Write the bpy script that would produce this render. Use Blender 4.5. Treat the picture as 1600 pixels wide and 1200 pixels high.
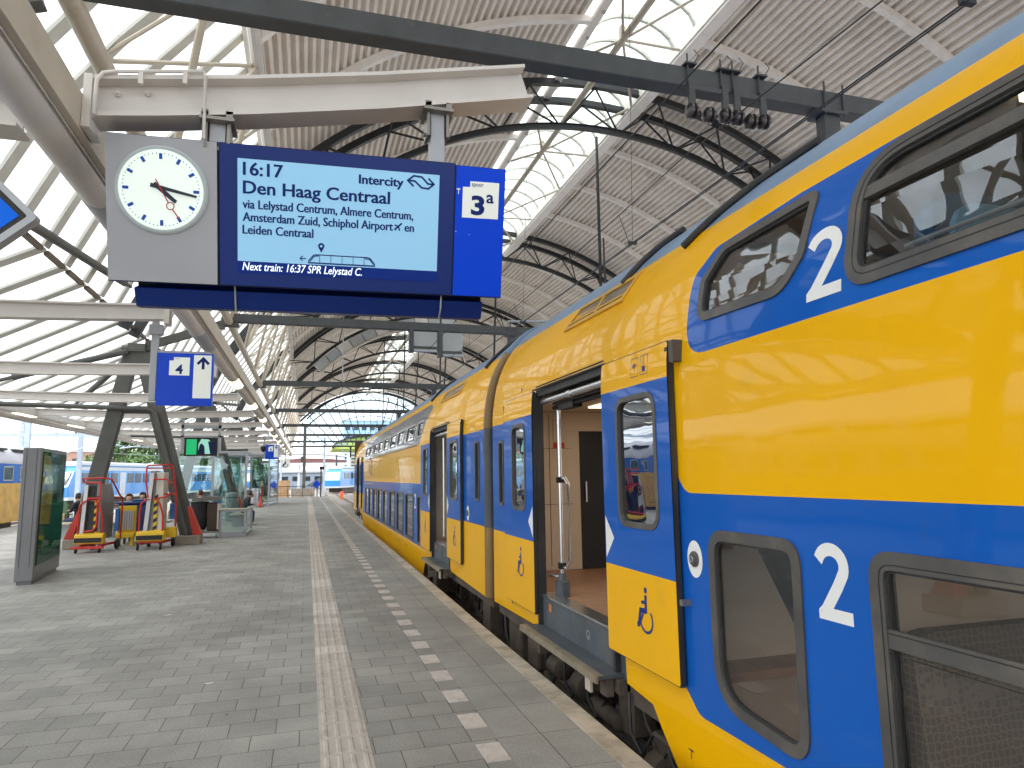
import bpy, bmesh, math, random
from math import sin, cos, pi, radians, sqrt, atan2
from mathutils import Vector, Matrix
from mathutils.geometry import delaunay_2d_cdt, tessellate_polygon
random.seed(7)
for o in list(bpy.data.objects):
    bpy.data.objects.remove(o)
S = bpy.context.scene
COL = S.collection

# ------------------------------------------------------------------ camera
EYE = 1.72
yaw, pitch, roll = radians(16.62), radians(7.52), radians(-0.88)
fwd = Vector((sin(yaw)*cos(pitch), cos(yaw)*cos(pitch), sin(pitch)))
rt0 = Vector((cos(yaw), -sin(yaw), 0)); up0 = rt0.cross(fwd)
rt = rt0*cos(roll)+up0*sin(roll); up = -rt0*sin(roll)+up0*cos(roll)
cd = bpy.data.cameras.new('camera'); cam = bpy.data.objects.new('camera', cd); COL.objects.link(cam)
cam.matrix_world = Matrix(((rt.x, up.x, -fwd.x, 0), (rt.y, up.y, -fwd.y, 0), (rt.z, up.z, -fwd.z, EYE), (0, 0, 0, 1)))
cd.sensor_fit = 'HORIZONTAL'; cd.sensor_width = 36; cd.lens = 36*1074/1600
cd.clip_start = 0.05; cd.clip_end = 3000
S.camera = cam
S.render.resolution_x, S.render.resolution_y = 1024, 768

# ------------------------------------------------------------------ sky, sun, exposure
W = bpy.data.worlds.new('World'); S.world = W; W.use_nodes = True
nt = W.node_tree; nt.nodes.clear()
SUN_EL, SUN_ROT = radians(52), radians(235)
sky = nt.nodes.new('ShaderNodeTexSky'); sky.sky_type = 'NISHITA'; sky.sun_disc = False
sky.sun_elevation = SUN_EL; sky.sun_rotation = SUN_ROT; sky.air_density = 1.2; sky.dust_density = 2.5
tc = nt.nodes.new('ShaderNodeTexCoord'); nz = nt.nodes.new('ShaderNodeTexNoise')
nz.inputs['Scale'].default_value = 2.2; nz.inputs['Detail'].default_value = 6
mp = nt.nodes.new('ShaderNodeMapping'); mp.inputs['Scale'].default_value = (1, 1, 2.2)
rp = nt.nodes.new('ShaderNodeValToRGB'); rp.color_ramp.elements[0].position = .30; rp.color_ramp.elements[1].position = .55
rp.color_ramp.elements[0].color = (.72, .72, .72, 1); rp.color_ramp.elements[1].color = (.97, .97, .97, 1)
mx = nt.nodes.new('ShaderNodeMix'); mx.data_type = 'RGBA'
mx.inputs[7].default_value = (10.2, 10.6, 11.0, 1)          # overcast cloud
bg = nt.nodes.new('ShaderNodeBackground'); bg.inputs[1].default_value = 0.12
ow = nt.nodes.new('ShaderNodeOutputWorld')
L = nt.links.new
L(tc.outputs['Generated'], mp.inputs[0]); L(mp.outputs[0], nz.inputs['Vector']); L(nz.outputs[0], rp.inputs[0])
L(rp.outputs[0], mx.inputs[0]); L(sky.outputs[0], mx.inputs[6]); L(mx.outputs[2], bg.inputs[0]); L(bg.outputs[0], ow.inputs[0])
sl = bpy.data.lights.new('sun', 'SUN'); sl.energy = 1.5; sl.angle = radians(14); sl.color = (1, .96, .9)
so = bpy.data.objects.new('sun', sl); COL.objects.link(so)
sd = Vector((sin(SUN_ROT)*cos(SUN_EL), cos(SUN_ROT)*cos(SUN_EL), sin(SUN_EL)))
so.rotation_euler = sd.to_track_quat('Z', 'Y').to_euler(); so.location = sd*60
vs = S.view_settings; vs.view_transform = 'Standard'; vs.look = 'None'; vs.exposure = 1.12; vs.gamma = 1; vs.use_curve_mapping = False
cy = S.cycles
cy.use_denoising = True; cy.max_bounces = 9; cy.diffuse_bounces = 7; cy.glossy_bounces = 3; cy.transparent_max_bounces = 14
cy.sample_clamp_indirect = 8; cy.caustics_reflective = False; cy.caustics_refractive = False

# ------------------------------------------------------------------ materials
MATS = {}
def mat(name, col, rough=.5, metal=0, var=.10, vs=2.5, bump=0, bs=60, coat=0, spec=.5, dirt=None, ds=1.3, dlo=.48, dhi=.72, emit=0):
    m = bpy.data.materials.new(name); m.use_nodes = True; t = m.node_tree; n = t.nodes; l = t.links.new
    b = n['Principled BSDF']
    b.inputs['Roughness'].default_value = rough; b.inputs['Metallic'].default_value = metal
    b.inputs['Coat Weight'].default_value = coat; b.inputs['Coat Roughness'].default_value = .04
    b.inputs['Specular IOR Level'].default_value = spec
    c = n.new('ShaderNodeTexCoord'); z = n.new('ShaderNodeTexNoise')
    z.inputs['Scale'].default_value = vs; z.inputs['Detail'].default_value = 5
    l(c.outputs['Object'], z.inputs['Vector'])
    mr = n.new('ShaderNodeMapRange'); mr.inputs[1].default_value = .3; mr.inputs[2].default_value = .7
    mr.inputs[3].default_value = 1-var; mr.inputs[4].default_value = 1+var*.6
    l(z.outputs[0], mr.inputs[0])
    mu = n.new('ShaderNodeMix'); mu.data_type = 'RGBA'; mu.blend_type = 'MULTIPLY'; mu.inputs[0].default_value = 1
    mu.inputs[6].default_value = (*col, 1); l(mr.outputs[0], mu.inputs[7])
    out = mu.outputs[2]
    if dirt:
        z2 = n.new('ShaderNodeTexNoise'); z2.inputs['Scale'].default_value = ds; z2.inputs['Detail'].default_value = 8; z2.inputs['Roughness'].default_value = .65
        l(c.outputs['Object'], z2.inputs['Vector'])
        r2 = n.new('ShaderNodeMapRange'); r2.inputs[1].default_value = dlo; r2.inputs[2].default_value = dhi
        r2.inputs[4].default_value = dirt[3]; l(z2.outputs[0], r2.inputs[0])
        m2 = n.new('ShaderNodeMix'); m2.data_type = 'RGBA'; l(r2.outputs[0], m2.inputs[0]); l(out, m2.inputs[6]); m2.inputs[7].default_value = (*dirt[:3], 1)
        out = m2.outputs[2]
    l(out, b.inputs['Base Color'])
    if emit:
        l(out, b.inputs['Emission Color']); b.inputs['Emission Strength'].default_value = emit
    if bump:
        z3 = n.new('ShaderNodeTexNoise'); z3.inputs['Scale'].default_value = bs; z3.inputs['Detail'].default_value = 4
        l(c.outputs['Object'], z3.inputs['Vector'])
        bp = n.new('ShaderNodeBump'); bp.inputs['Strength'].default_value = bump; bp.inputs['Distance'].default_value = .01
        l(z3.outputs[0], bp.inputs['Height']); l(bp.outputs[0], b.inputs['Normal'])
    MATS[name] = m; return m

def glass(name, tint, refl=1.0, rough=.0):
    m = bpy.data.materials.new(name); m.use_nodes = True; t = m.node_tree; n = t.nodes; l = t.links.new
    n.remove(n['Principled BSDF'])
    tr = n.new('ShaderNodeBsdfTransparent'); tr.inputs[0].default_value = (*tint, 1)
    gl = n.new('ShaderNodeBsdfGlossy'); gl.inputs['Roughness'].default_value = rough; gl.inputs[0].default_value = (.9, .95, 1, 1)
    fr = n.new('ShaderNodeLayerWeight'); pw = n.new('ShaderNodeMath'); pw.operation = 'POWER'; pw.inputs[1].default_value = 4.0
    pa = n.new('ShaderNodeMath'); pa.operation = 'MULTIPLY_ADD'; pa.inputs[1].default_value = .92; pa.inputs[2].default_value = .075
    l(fr.outputs['Facing'], pw.inputs[0]); l(pw.outputs[0], pa.inputs[0])
    mm = n.new('ShaderNodeMath'); mm.operation = 'MULTIPLY'; mm.inputs[1].default_value = refl; mm.use_clamp = True
    # slight waviness of real glazing
    c = n.new('ShaderNodeTexCoord'); z = n.new('ShaderNodeTexNoise'); z.inputs['Scale'].default_value = 2.0
    bp = n.new('ShaderNodeBump'); bp.inputs['Strength'].default_value = .06; bp.inputs['Distance'].default_value = .05
    l(c.outputs['Object'], z.inputs['Vector']); l(z.outputs[0], bp.inputs['Height']); l(bp.outputs[0], gl.inputs['Normal'])
    mi = n.new('ShaderNodeMixShader'); l(pa.outputs[0], mm.inputs[0]); l(mm.outputs[0], mi.inputs[0]); l(tr.outputs[0], mi.inputs[1]); l(gl.outputs[0], mi.inputs[2])
    l(mi.outputs[0], n['Material Output'].inputs[0]); MATS[name] = m; return m

def milk(name, col, trans):
    m = bpy.data.materials.new(name); m.use_nodes = True; t = m.node_tree; n = t.nodes; l = t.links.new
    n.remove(n['Principled BSDF'])
    tr = n.new('ShaderNodeBsdfTransparent'); tr.inputs[0].default_value = (*col, 1)
    tl = n.new('ShaderNodeBsdfTranslucent')
    c = n.new('ShaderNodeTexCoord'); z = n.new('ShaderNodeTexNoise'); z.inputs['Scale'].default_value = 1.6; z.inputs['Detail'].default_value = 7
    l(c.outputs['Object'], z.inputs['Vector'])
    r = n.new('ShaderNodeValToRGB'); r.color_ramp.elements[0].position = .35; r.color_ramp.elements[1].position = .6
    r.color_ramp.elements[0].color = (col[0]*.72, col[1]*.72, col[2]*.70, 1); r.color_ramp.elements[1].color = (*col, 1)
    l(z.outputs[0], r.inputs[0]); l(r.outputs[0], tl.inputs[0])
    mi = n.new('ShaderNodeMixShader'); mi.inputs[0].default_value = 1-trans
    l(tr.outputs[0], mi.inputs[1]); l(tl.outputs[0], mi.inputs[2]); l(mi.outputs[0], n['Material Output'].inputs[0])
    MATS[name] = m; return m

def emis(name, col, st):
    m = bpy.data.materials.new(name); m.use_nodes = True; b = m.node_tree.nodes['Principled BSDF']
    b.inputs['Base Color'].default_value = (*col, 1); b.inputs['Emission Color'].default_value = (*col, 1)
    b.inputs['Emission Strength'].default_value = st; b.inputs['Roughness'].default_value = .3; b.inputs['Specular IOR Level'].default_value = .12; MATS[name] = m; return m

mat('yellow', (.86, .445, .003), .36, var=.035, vs=1.2, coat=.42, spec=.05, dirt=(.50, .27, .03, .35), ds=3.0, dlo=.58, dhi=.85)
mat('yellow_dirty', (.72, .40, .03), .4, var=.12, coat=.4, dirt=(.30, .2, .08, .5), ds=2)
mat('blue', (.006, .102, .46), .34, var=.05, vs=1.2, coat=.38, spec=.08, dirt=(.04, .10, .26, .5), ds=4, dlo=.6, dhi=.85)
mat('roof_blue', (.17, .27, .42), .5, var=.12, dirt=(.16, .18, .22, .6))
mat('far_dark', (.055, .065, .10), .3, var=.1, coat=.5)
mat('white_paint', (.80, .81, .80), .45, var=.04, dirt=(.45, .43, .42, .5), ds=14, dlo=.62, dhi=.75)
mat('rubber', (.026, .026, .028), .6, var=.25, dirt=(.09, .085, .08, .5))
mat('window_frame', (.075, .073, .07), .45, var=.18, dirt=(.17, .14, .11, .6), ds=3)
mat('black', (.008, .008, .009), .5)
mat('dark_void', (.012, .012, .014), .8)
mat('under', (.105, .082, .064), .8, var=.4, bump=.5, bs=20, dirt=(.16, .115, .085, .8), ds=4)
mat('steel_worn', (.28, .26, .24), .4, .6, var=.2)
mat('chrome', (.62, .63, .64), .22, .9, var=.05)
mat('step', (.075, .095, .115), .55, var=.25, bump=.3, bs=40, dirt=(.14, .12, .10, .7), ds=5)
mat('step_edge', (.30, .26, .19), .5, .3, var=.25, dirt=(.12, .09, .06, .6), ds=8)
mat('beige', (.66, .56, .44), .5, var=.05)
mat('cream', (.62, .58, .50), .5, var=.05)
mat('floor_brown', (.40, .235, .15), .45, var=.15, vs=9)
mat('bellows', (.10, .085, .075), .65, var=.2)
mat('red', (.62, .025, .02), .4, var=.1, dirt=(.25, .04, .03, .5), ds=9)
mat('red_dull', (.55, .05, .03), .6, var=.2)
mat('grey_ramp', (.27, .27, .27), .5, .3, var=.15, dirt=(.16, .15, .14, .6))
mat('alu', (.52, .52, .52), .38, .6, var=.1)
mat('bin_blue', (.018, .06, .19), .5, var=.15)
mat('bin_blue_light', (.03, .15, .42), .5)
mat('hazard_yellow', (.75, .48, .015), .5, var=.1)
mat('fabric_dark', (.035, .034, .038), .9, var=.3, bump=.4, bs=30)
mat('bin_brown', (.055, .035, .025), .55, var=.2)
mat('bin_lid', (.16, .16, .155), .6, var=.2)
mat('concrete', (.33, .29, .24), .85, var=.2, bump=.4, bs=25, dirt=(.16, .13, .1, .7), ds=3)
mat('edge_stone', (.50, .45, .37), .8, var=.18, vs=3, bump=.35, bs=70, dirt=(.20, .16, .12, .75), ds=4, dlo=.45, dhi=.7)
mat('tactile', (.44, .40, .36), .75, var=.12, vs=6, bump=.2, bs=80, dirt=(.22, .18, .15, .6), ds=5, dlo=.5, dhi=.75)
mat('dash', (.60, .55, .51), .7, var=.10, vs=7, dirt=(.30, .27, .25, .6), ds=9)
mat('ballast', (.26, .235, .215), .95, var=.45, vs=14, bump=1, bs=18)
mat('rail', (.20, .15, .12), .45, .6, var=.2)
mat('ground', (.44, .41, .39), .95, var=.25, vs=.4)
mat('beam_dark', (.062, .068, .072), .5, var=.18, vs=4, dirt=(.14, .14, .14, .5), ds=6, dlo=.6, dhi=.8)
mat('frame_dark', (.082, .084, .076), .55, var=.18, dirt=(.13, .125, .11, .6))
mat('truss_black', (.018, .020, .022), .5, var=.25)
mat('white_steel', (.66, .63, .60), .45, var=.06, vs=3, dirt=(.40, .30, .20, .55), ds=2.2, dlo=.62, dhi=.82)
mat('cream_steel', (.52, .46, .37), .5, var=.08, dirt=(.36, .24, .13, .6), ds=3.0, dlo=.6, dhi=.8)
mat('bar_pale', (.56, .56, .51), .5, var=.1)
mat('bar_brown', (.16, .12, .09), .6, var=.2)
mat('sheet', (.84, .785, .715), .55, var=.08, vs=.8, dirt=(.62, .54, .47, .7), ds=.9)
mat('rib_white', (.86, .82, .77), .5, var=.08)
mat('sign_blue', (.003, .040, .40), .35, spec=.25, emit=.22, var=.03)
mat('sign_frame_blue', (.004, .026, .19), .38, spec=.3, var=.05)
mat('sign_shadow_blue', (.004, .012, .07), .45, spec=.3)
emis('diamond_blue', (.002, .075, .42), .40)
emis('p3_blue', (.002, .034, .38), .36)
emis('screen', (.25, .49, .70), .24)
emis('screen_band', (.005, .022, .17), .2)
emis('ink', (.006, .02, .13), .12)
emis('white_lit', (.72, .76, .72), .16)
emis('white_text', (.70, .80, .88), .5)
emis('clock_face', (.78, .88, .83), .22)
emis('clock_ring', (.42, .48, .50), .06)
emis('clock_blue', (.02, .07, .36), .15)
emis('lamp_lit', (1, .86, .52), 1.3)
emis('lamp_warm', (1, .85, .55), 1.6)
emis('vestibule_fill', (1, .80, .55), 1.1)  # fill glow added to lift the vestibule
emis('eave_lamp', (1, .93, .74), 1.0)
emis('monitor_green', (.01, .22, .08), .8)
emis('monitor_mint', (.16, .34, .28), .7)
emis('red_signal', (.9, .05, .06), 1.0)
mat('clock_panel', (.40, .42, .46), .35, var=.03, coat=.3)
mat('hand_dark', (.01, .02, .045), .4)
mat('hand_red', (.45, .03, .02), .4)
mat('galv', (.40, .42, .45), .45, .3, var=.08)
mat('kiosk_grey', (.185, .19, .20), .45, var=.07, coat=.2)
mat('kiosk_green', (.010, .075, .045), .6, var=.3, spec=.1)
mat('kiosk_map', (.015, .20, .085), .6, var=.3, spec=.1)
mat('kiosk_reflection', (.55, .36, .04), .6, var=.3, spec=.1)  # yellow of the reflected train, as a painted colour
mat('reflection_gold', (.26, .15, .05), .5, var=.2)  # coach corner in the yellow zone, dark reflection put into the colour
mat('reflection_slate', (.07, .08, .10), .5, var=.2)  # same corner in the blue zone, reflection put into the colour
mat('insulator', (.045, .035, .036), .35, var=.2, coat=.4)
mat('wire', (.03, .03, .032), .5)
mat('board_grey', (.40, .42, .42), .5, var=.1)
mat('sky_blue_train', (.03, .24, .62), .35, coat=.5, var=.06)
mat('pale_train', (.50, .56, .61), .4, var=.05)
mat('train_glass', (.035, .045, .06), .12, var=.2)
mat('silver_glass', (.42, .44, .46), .16, .5, var=.3, vs=1.5)
mat('old_yellow', (.62, .36, .06), .5, var=.2, dirt=(.30, .17, .07, .6), ds=1.5)
mat('old_roof', (.50, .50, .56), .6, var=.12)
mat('mast', (.42, .50, .60), .5, .2, var=.1)
mat('brick', (.42, .25, .20), .8, var=.2)
mat('bld_white', (.58, .61, .65), .6, var=.06)
mat('bld_dark', (.12, .13, .15), .5, var=.2)
mat('bld_red', (.26, .12, .11), .7, var=.2)
mat('tower_glass', (.40, .58, .76), .25, var=.12, vs=.15)
mat('lime', (.52, .66, .12), .6, var=.1)
mat('leaf', (.075, .15, .045), .7, var=.45, vs=.5)
mat('leaf_light', (.14, .23, .075), .7, var=.4, vs=.5)
mat('bark', (.12, .09, .07), .9, var=.3)
mat('orange', (.70, .20, .04), .6)
mat('timber', (.52, .33, .18), .7, var=.2)
mat('skin', (.50, .31, .23), .5, var=.05)
mat('hair', (.035, .022, .015), .7, var=.2)
mat('hair_brown', (.10, .05, .025), .7, var=.2)
mat('jacket', (.040, .048, .055), .85, var=.2)
mat('jacket_black', (.016, .017, .022), .85, var=.2)
mat('jeans', (.025, .045, .10), .85, var=.2)
mat('coat_cream', (.50, .47, .42), .85, var=.15)
mat('shirt_blue', (.06, .13, .24), .85, var=.2)
mat('shirt_green', (.08, .16, .09), .85, var=.2)
mat('shoe', (.02, .02, .025), .6)
mat('shoe_white', (.6, .6, .6), .6)
mat('seat_blue', (.03, .13, .26), .8, var=.4, vs=5)
mat('seat_pale_blue', (.12, .36, .55), .7, var=.5, vs=4)
mat('sticker_green', (.03, .25, .06), .5)
mat('pale_lime', (.50, .62, .38), .5)
glass('pane_dark', (.84, .81, .77), 1.15)
glass('pane_kiosk', (.80, .88, .84), .22)
glass('pane_clear', (.62, .68, .70), 1.5)
glass('pane_door', (.26, .30, .33), 2.2)
glass('pane_shelter', (.80, .90, .88), 1.0)
glass('pane_gable', (.86, .93, .97), .6)
milk('roof_glass', (.74, .76, .76), .30)
milk('skylight_glass', (.78, .83, .81), .34)

for k in ('yellow', 'blue'):           # hand-finished panels: reflections wander
    t = MATS[k].node_tree; n = t.nodes; c = n.new('ShaderNodeTexCoord'); z = n.new('ShaderNodeTexNoise'); z.inputs['Scale'].default_value = 1.7; z.inputs['Detail'].default_value = 2
    bp = n.new('ShaderNodeBump'); bp.inputs['Strength'].default_value = .12; bp.inputs['Distance'].default_value = .03
    t.links.new(c.outputs['Object'], z.inputs['Vector']); t.links.new(z.outputs[0], bp.inputs['Height']); t.links.new(bp.outputs[0], n['Principled BSDF'].inputs['Coat Normal'])
def hexmat(name, c1, c2, scale):
    m = mat(name, c1, .85); t = m.node_tree; n = t.nodes; l = t.links.new
    b = n['Principled BSDF']; v = n.new('ShaderNodeTexVoronoi'); v.feature = 'DISTANCE_TO_EDGE'; v.inputs['Scale'].default_value = scale; v.inputs['Randomness'].default_value = .35
    c = n.new('ShaderNodeTexCoord'); l(c.outputs['Object'], v.inputs['Vector'])
    r = n.new('ShaderNodeValToRGB'); r.color_ramp.elements[0].position = .04; r.color_ramp.elements[1].position = .16
    r.color_ramp.elements[0].color = (*c2, 1); r.color_ramp.elements[1].color = (*c1, 1)
    l(v.outputs['Distance'], r.inputs[0]); l(r.outputs[0], b.inputs['Base Color']); return m
hexmat('seat_hex', (.19, .155, .135), (.28, .24, .21), 30)

def pavemat(name, c1, c2, mortar, bw, rh, off, ox=0, oy=0):
    m = bpy.data.materials.new(name); m.use_nodes = True; t = m.node_tree; n = t.nodes; l = t.links.new; b = n['Principled BSDF']
    c = n.new('ShaderNodeTexCoord'); mp = n.new('ShaderNodeMapping'); mp.inputs['Location'].default_value = (ox, oy, 0)
    # hand-laid joints wander a little
    zw = n.new('ShaderNodeTexNoise'); zw.inputs['Scale'].default_value = 1.1
    va = n.new('ShaderNodeVectorMath'); va.operation = 'SCALE'; va.inputs[3].default_value = .018
    vb = n.new('ShaderNodeVectorMath'); vb.operation = 'ADD'
    l(c.outputs['Object'], mp.inputs[0]); l(c.outputs['Object'], zw.inputs['Vector']); l(zw.outputs['Color'], va.inputs[0]); l(mp.outputs[0], vb.inputs[0]); l(va.outputs[0], vb.inputs[1])
    br = n.new('ShaderNodeTexBrick'); br.offset = off; br.inputs['Scale'].default_value = 1; br.inputs['Brick Width'].default_value = bw; br.inputs['Row Height'].default_value = rh
    br.inputs['Mortar Size'].default_value = .0034; br.inputs['Mortar Smooth'].default_value = .3; br.inputs['Bias'].default_value = -.1
    br.inputs['Color1'].default_value = (*c1, 1); br.inputs['Color2'].default_value = (*c2, 1); br.inputs['Mortar'].default_value = (*mortar, 1)
    l(vb.outputs[0], br.inputs['Vector'])
    g = n.new('ShaderNodeTexNoise'); g.inputs['Scale'].default_value = 85; g.inputs['Detail'].default_value = 6; g.inputs['Roughness'].default_value = .75
    l(c.outputs['Object'], g.inputs['Vector'])
    gr = n.new('ShaderNodeMapRange'); gr.inputs[1].default_value = .3; gr.inputs[2].default_value = .7; gr.inputs[3].default_value = .62; gr.inputs[4].default_value = 1.38; l(g.outputs[0], gr.inputs[0])
    s = n.new('ShaderNodeTexNoise'); s.inputs['Scale'].default_value = .9; s.inputs['Detail'].default_value = 7; s.inputs['Roughness'].default_value = .62; l(c.outputs['Object'], s.inputs['Vector'])
    sr = n.new('ShaderNodeMapRange'); sr.inputs[1].default_value = .3; sr.inputs[2].default_value = .7; sr.inputs[3].default_value = .70; sr.inputs[4].default_value = 1.16; l(s.outputs[0], sr.inputs[0])
    m1 = n.new('ShaderNodeMix'); m1.data_type = 'RGBA'; m1.blend_type = 'MULTIPLY'; m1.inputs[0].default_value = 1; l(br.outputs[0], m1.inputs[6]); l(gr.outputs[0], m1.inputs[7])
    m2 = n.new('ShaderNodeMix'); m2.data_type = 'RGBA'; m2.blend_type = 'MULTIPLY'; m2.inputs[0].default_value = 1; l(m1.outputs[2], m2.inputs[6]); l(sr.outputs[0], m2.inputs[7])
    # small dark gum spots
    vo = n.new('ShaderNodeTexVoronoi'); vo.inputs['Scale'].default_value = 2.6; l(c.outputs['Object'], vo.inputs['Vector'])
    vr = n.new('ShaderNodeMapRange'); vr.inputs[1].default_value = .035; vr.inputs[2].default_value = .05; vr.inputs[3].default_value = .55; vr.inputs[4].default_value = 1; l(vo.outputs['Distance'], vr.inputs[0])
    m3 = n.new('ShaderNodeMix'); m3.data_type = 'RGBA'; m3.blend_type = 'MULTIPLY'; m3.inputs[0].default_value = 1; l(m2.outputs[2], m3.inputs[6]); l(vr.outputs[0], m3.inputs[7])
    l(m3.outputs[2], b.inputs['Base Color']); b.inputs['Roughness'].default_value = .72
    ad = n.new('ShaderNodeMath'); ad.operation = 'MULTIPLY'; ad.inputs[1].default_value = .12; l(g.outputs[0], ad.inputs[0])
    sb = n.new('ShaderNodeMath'); sb.operation = 'SUBTRACT'; l(ad.outputs[0], sb.inputs[0]); l(br.outputs['Fac'], sb.inputs[1])
    bp = n.new('ShaderNodeBump'); bp.inputs['Strength'].default_value = .6; bp.inputs['Distance'].default_value = .006; l(sb.outputs[0], bp.inputs['Height']); l(bp.outputs[0], b.inputs['Normal'])
    MATS[name] = m
pavemat('paving', (.33, .322, .298), (.255, .252, .236), (.10, .085, .072), .31, .29, .5)
pavemat('paving_far', (.50, .49, .46), (.46, .45, .43), (.10, .085, .072), .31, .29, .5, .11, .1)
pavemat('edge_slabs', (.335, .332, .312), (.30, .30, .284), (.12, .10, .085), .305, .58, 0.0, -1.245, 0)

# ------------------------------------------------------------------ geometry helpers
def tagset(o, label=None, cat=None, group=None, kind=None):
    if label: o['label'] = label
    if cat: o['category'] = cat
    if group: o['group'] = group
    if kind: o['kind'] = kind
    return o
def thing(name, label, cat, loc=(0, 0, 0), group=None):
    o = bpy.data.objects.new(name, None); COL.objects.link(o); o.location = loc; o.empty_display_size = .1
    return tagset(o, label, cat, group)
def hang(o, parent):
    if parent is not None:
        o.parent = parent
        if parent.type == 'EMPTY':
            o.matrix_parent_inverse = Matrix.Translation(-Vector(parent.location))
    return o
def dup(root, delta=(0, 0, 0), rz=0, label=None, group=None):
    r = root.copy(); COL.objects.link(r); r.location = Vector(root.location)+Vector(delta); r.rotation_euler = (0, 0, rz)
    if label: r['label'] = label
    if group: r['group'] = group
    def kids(a, b):
        for ch in list(a.children):
            c = ch.copy(); COL.objects.link(c); c.parent = b; c.matrix_parent_inverse = ch.matrix_parent_inverse.copy(); kids(ch, c)
    kids(root, r)
    return r
def dup_mesh(o, delta, label=None):
    c = o.copy(); COL.objects.link(c); c.location = Vector(o.location)+Vector(delta)
    if label: c['label'] = label
    return c
ORD = ['first', 'second', 'third', 'fourth', 'fifth', 'sixth', 'seventh', 'eighth', 'ninth', 'tenth', 'eleventh', 'twelfth', 'thirteenth', 'fourteenth', 'fifteenth', 'sixteenth']

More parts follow.
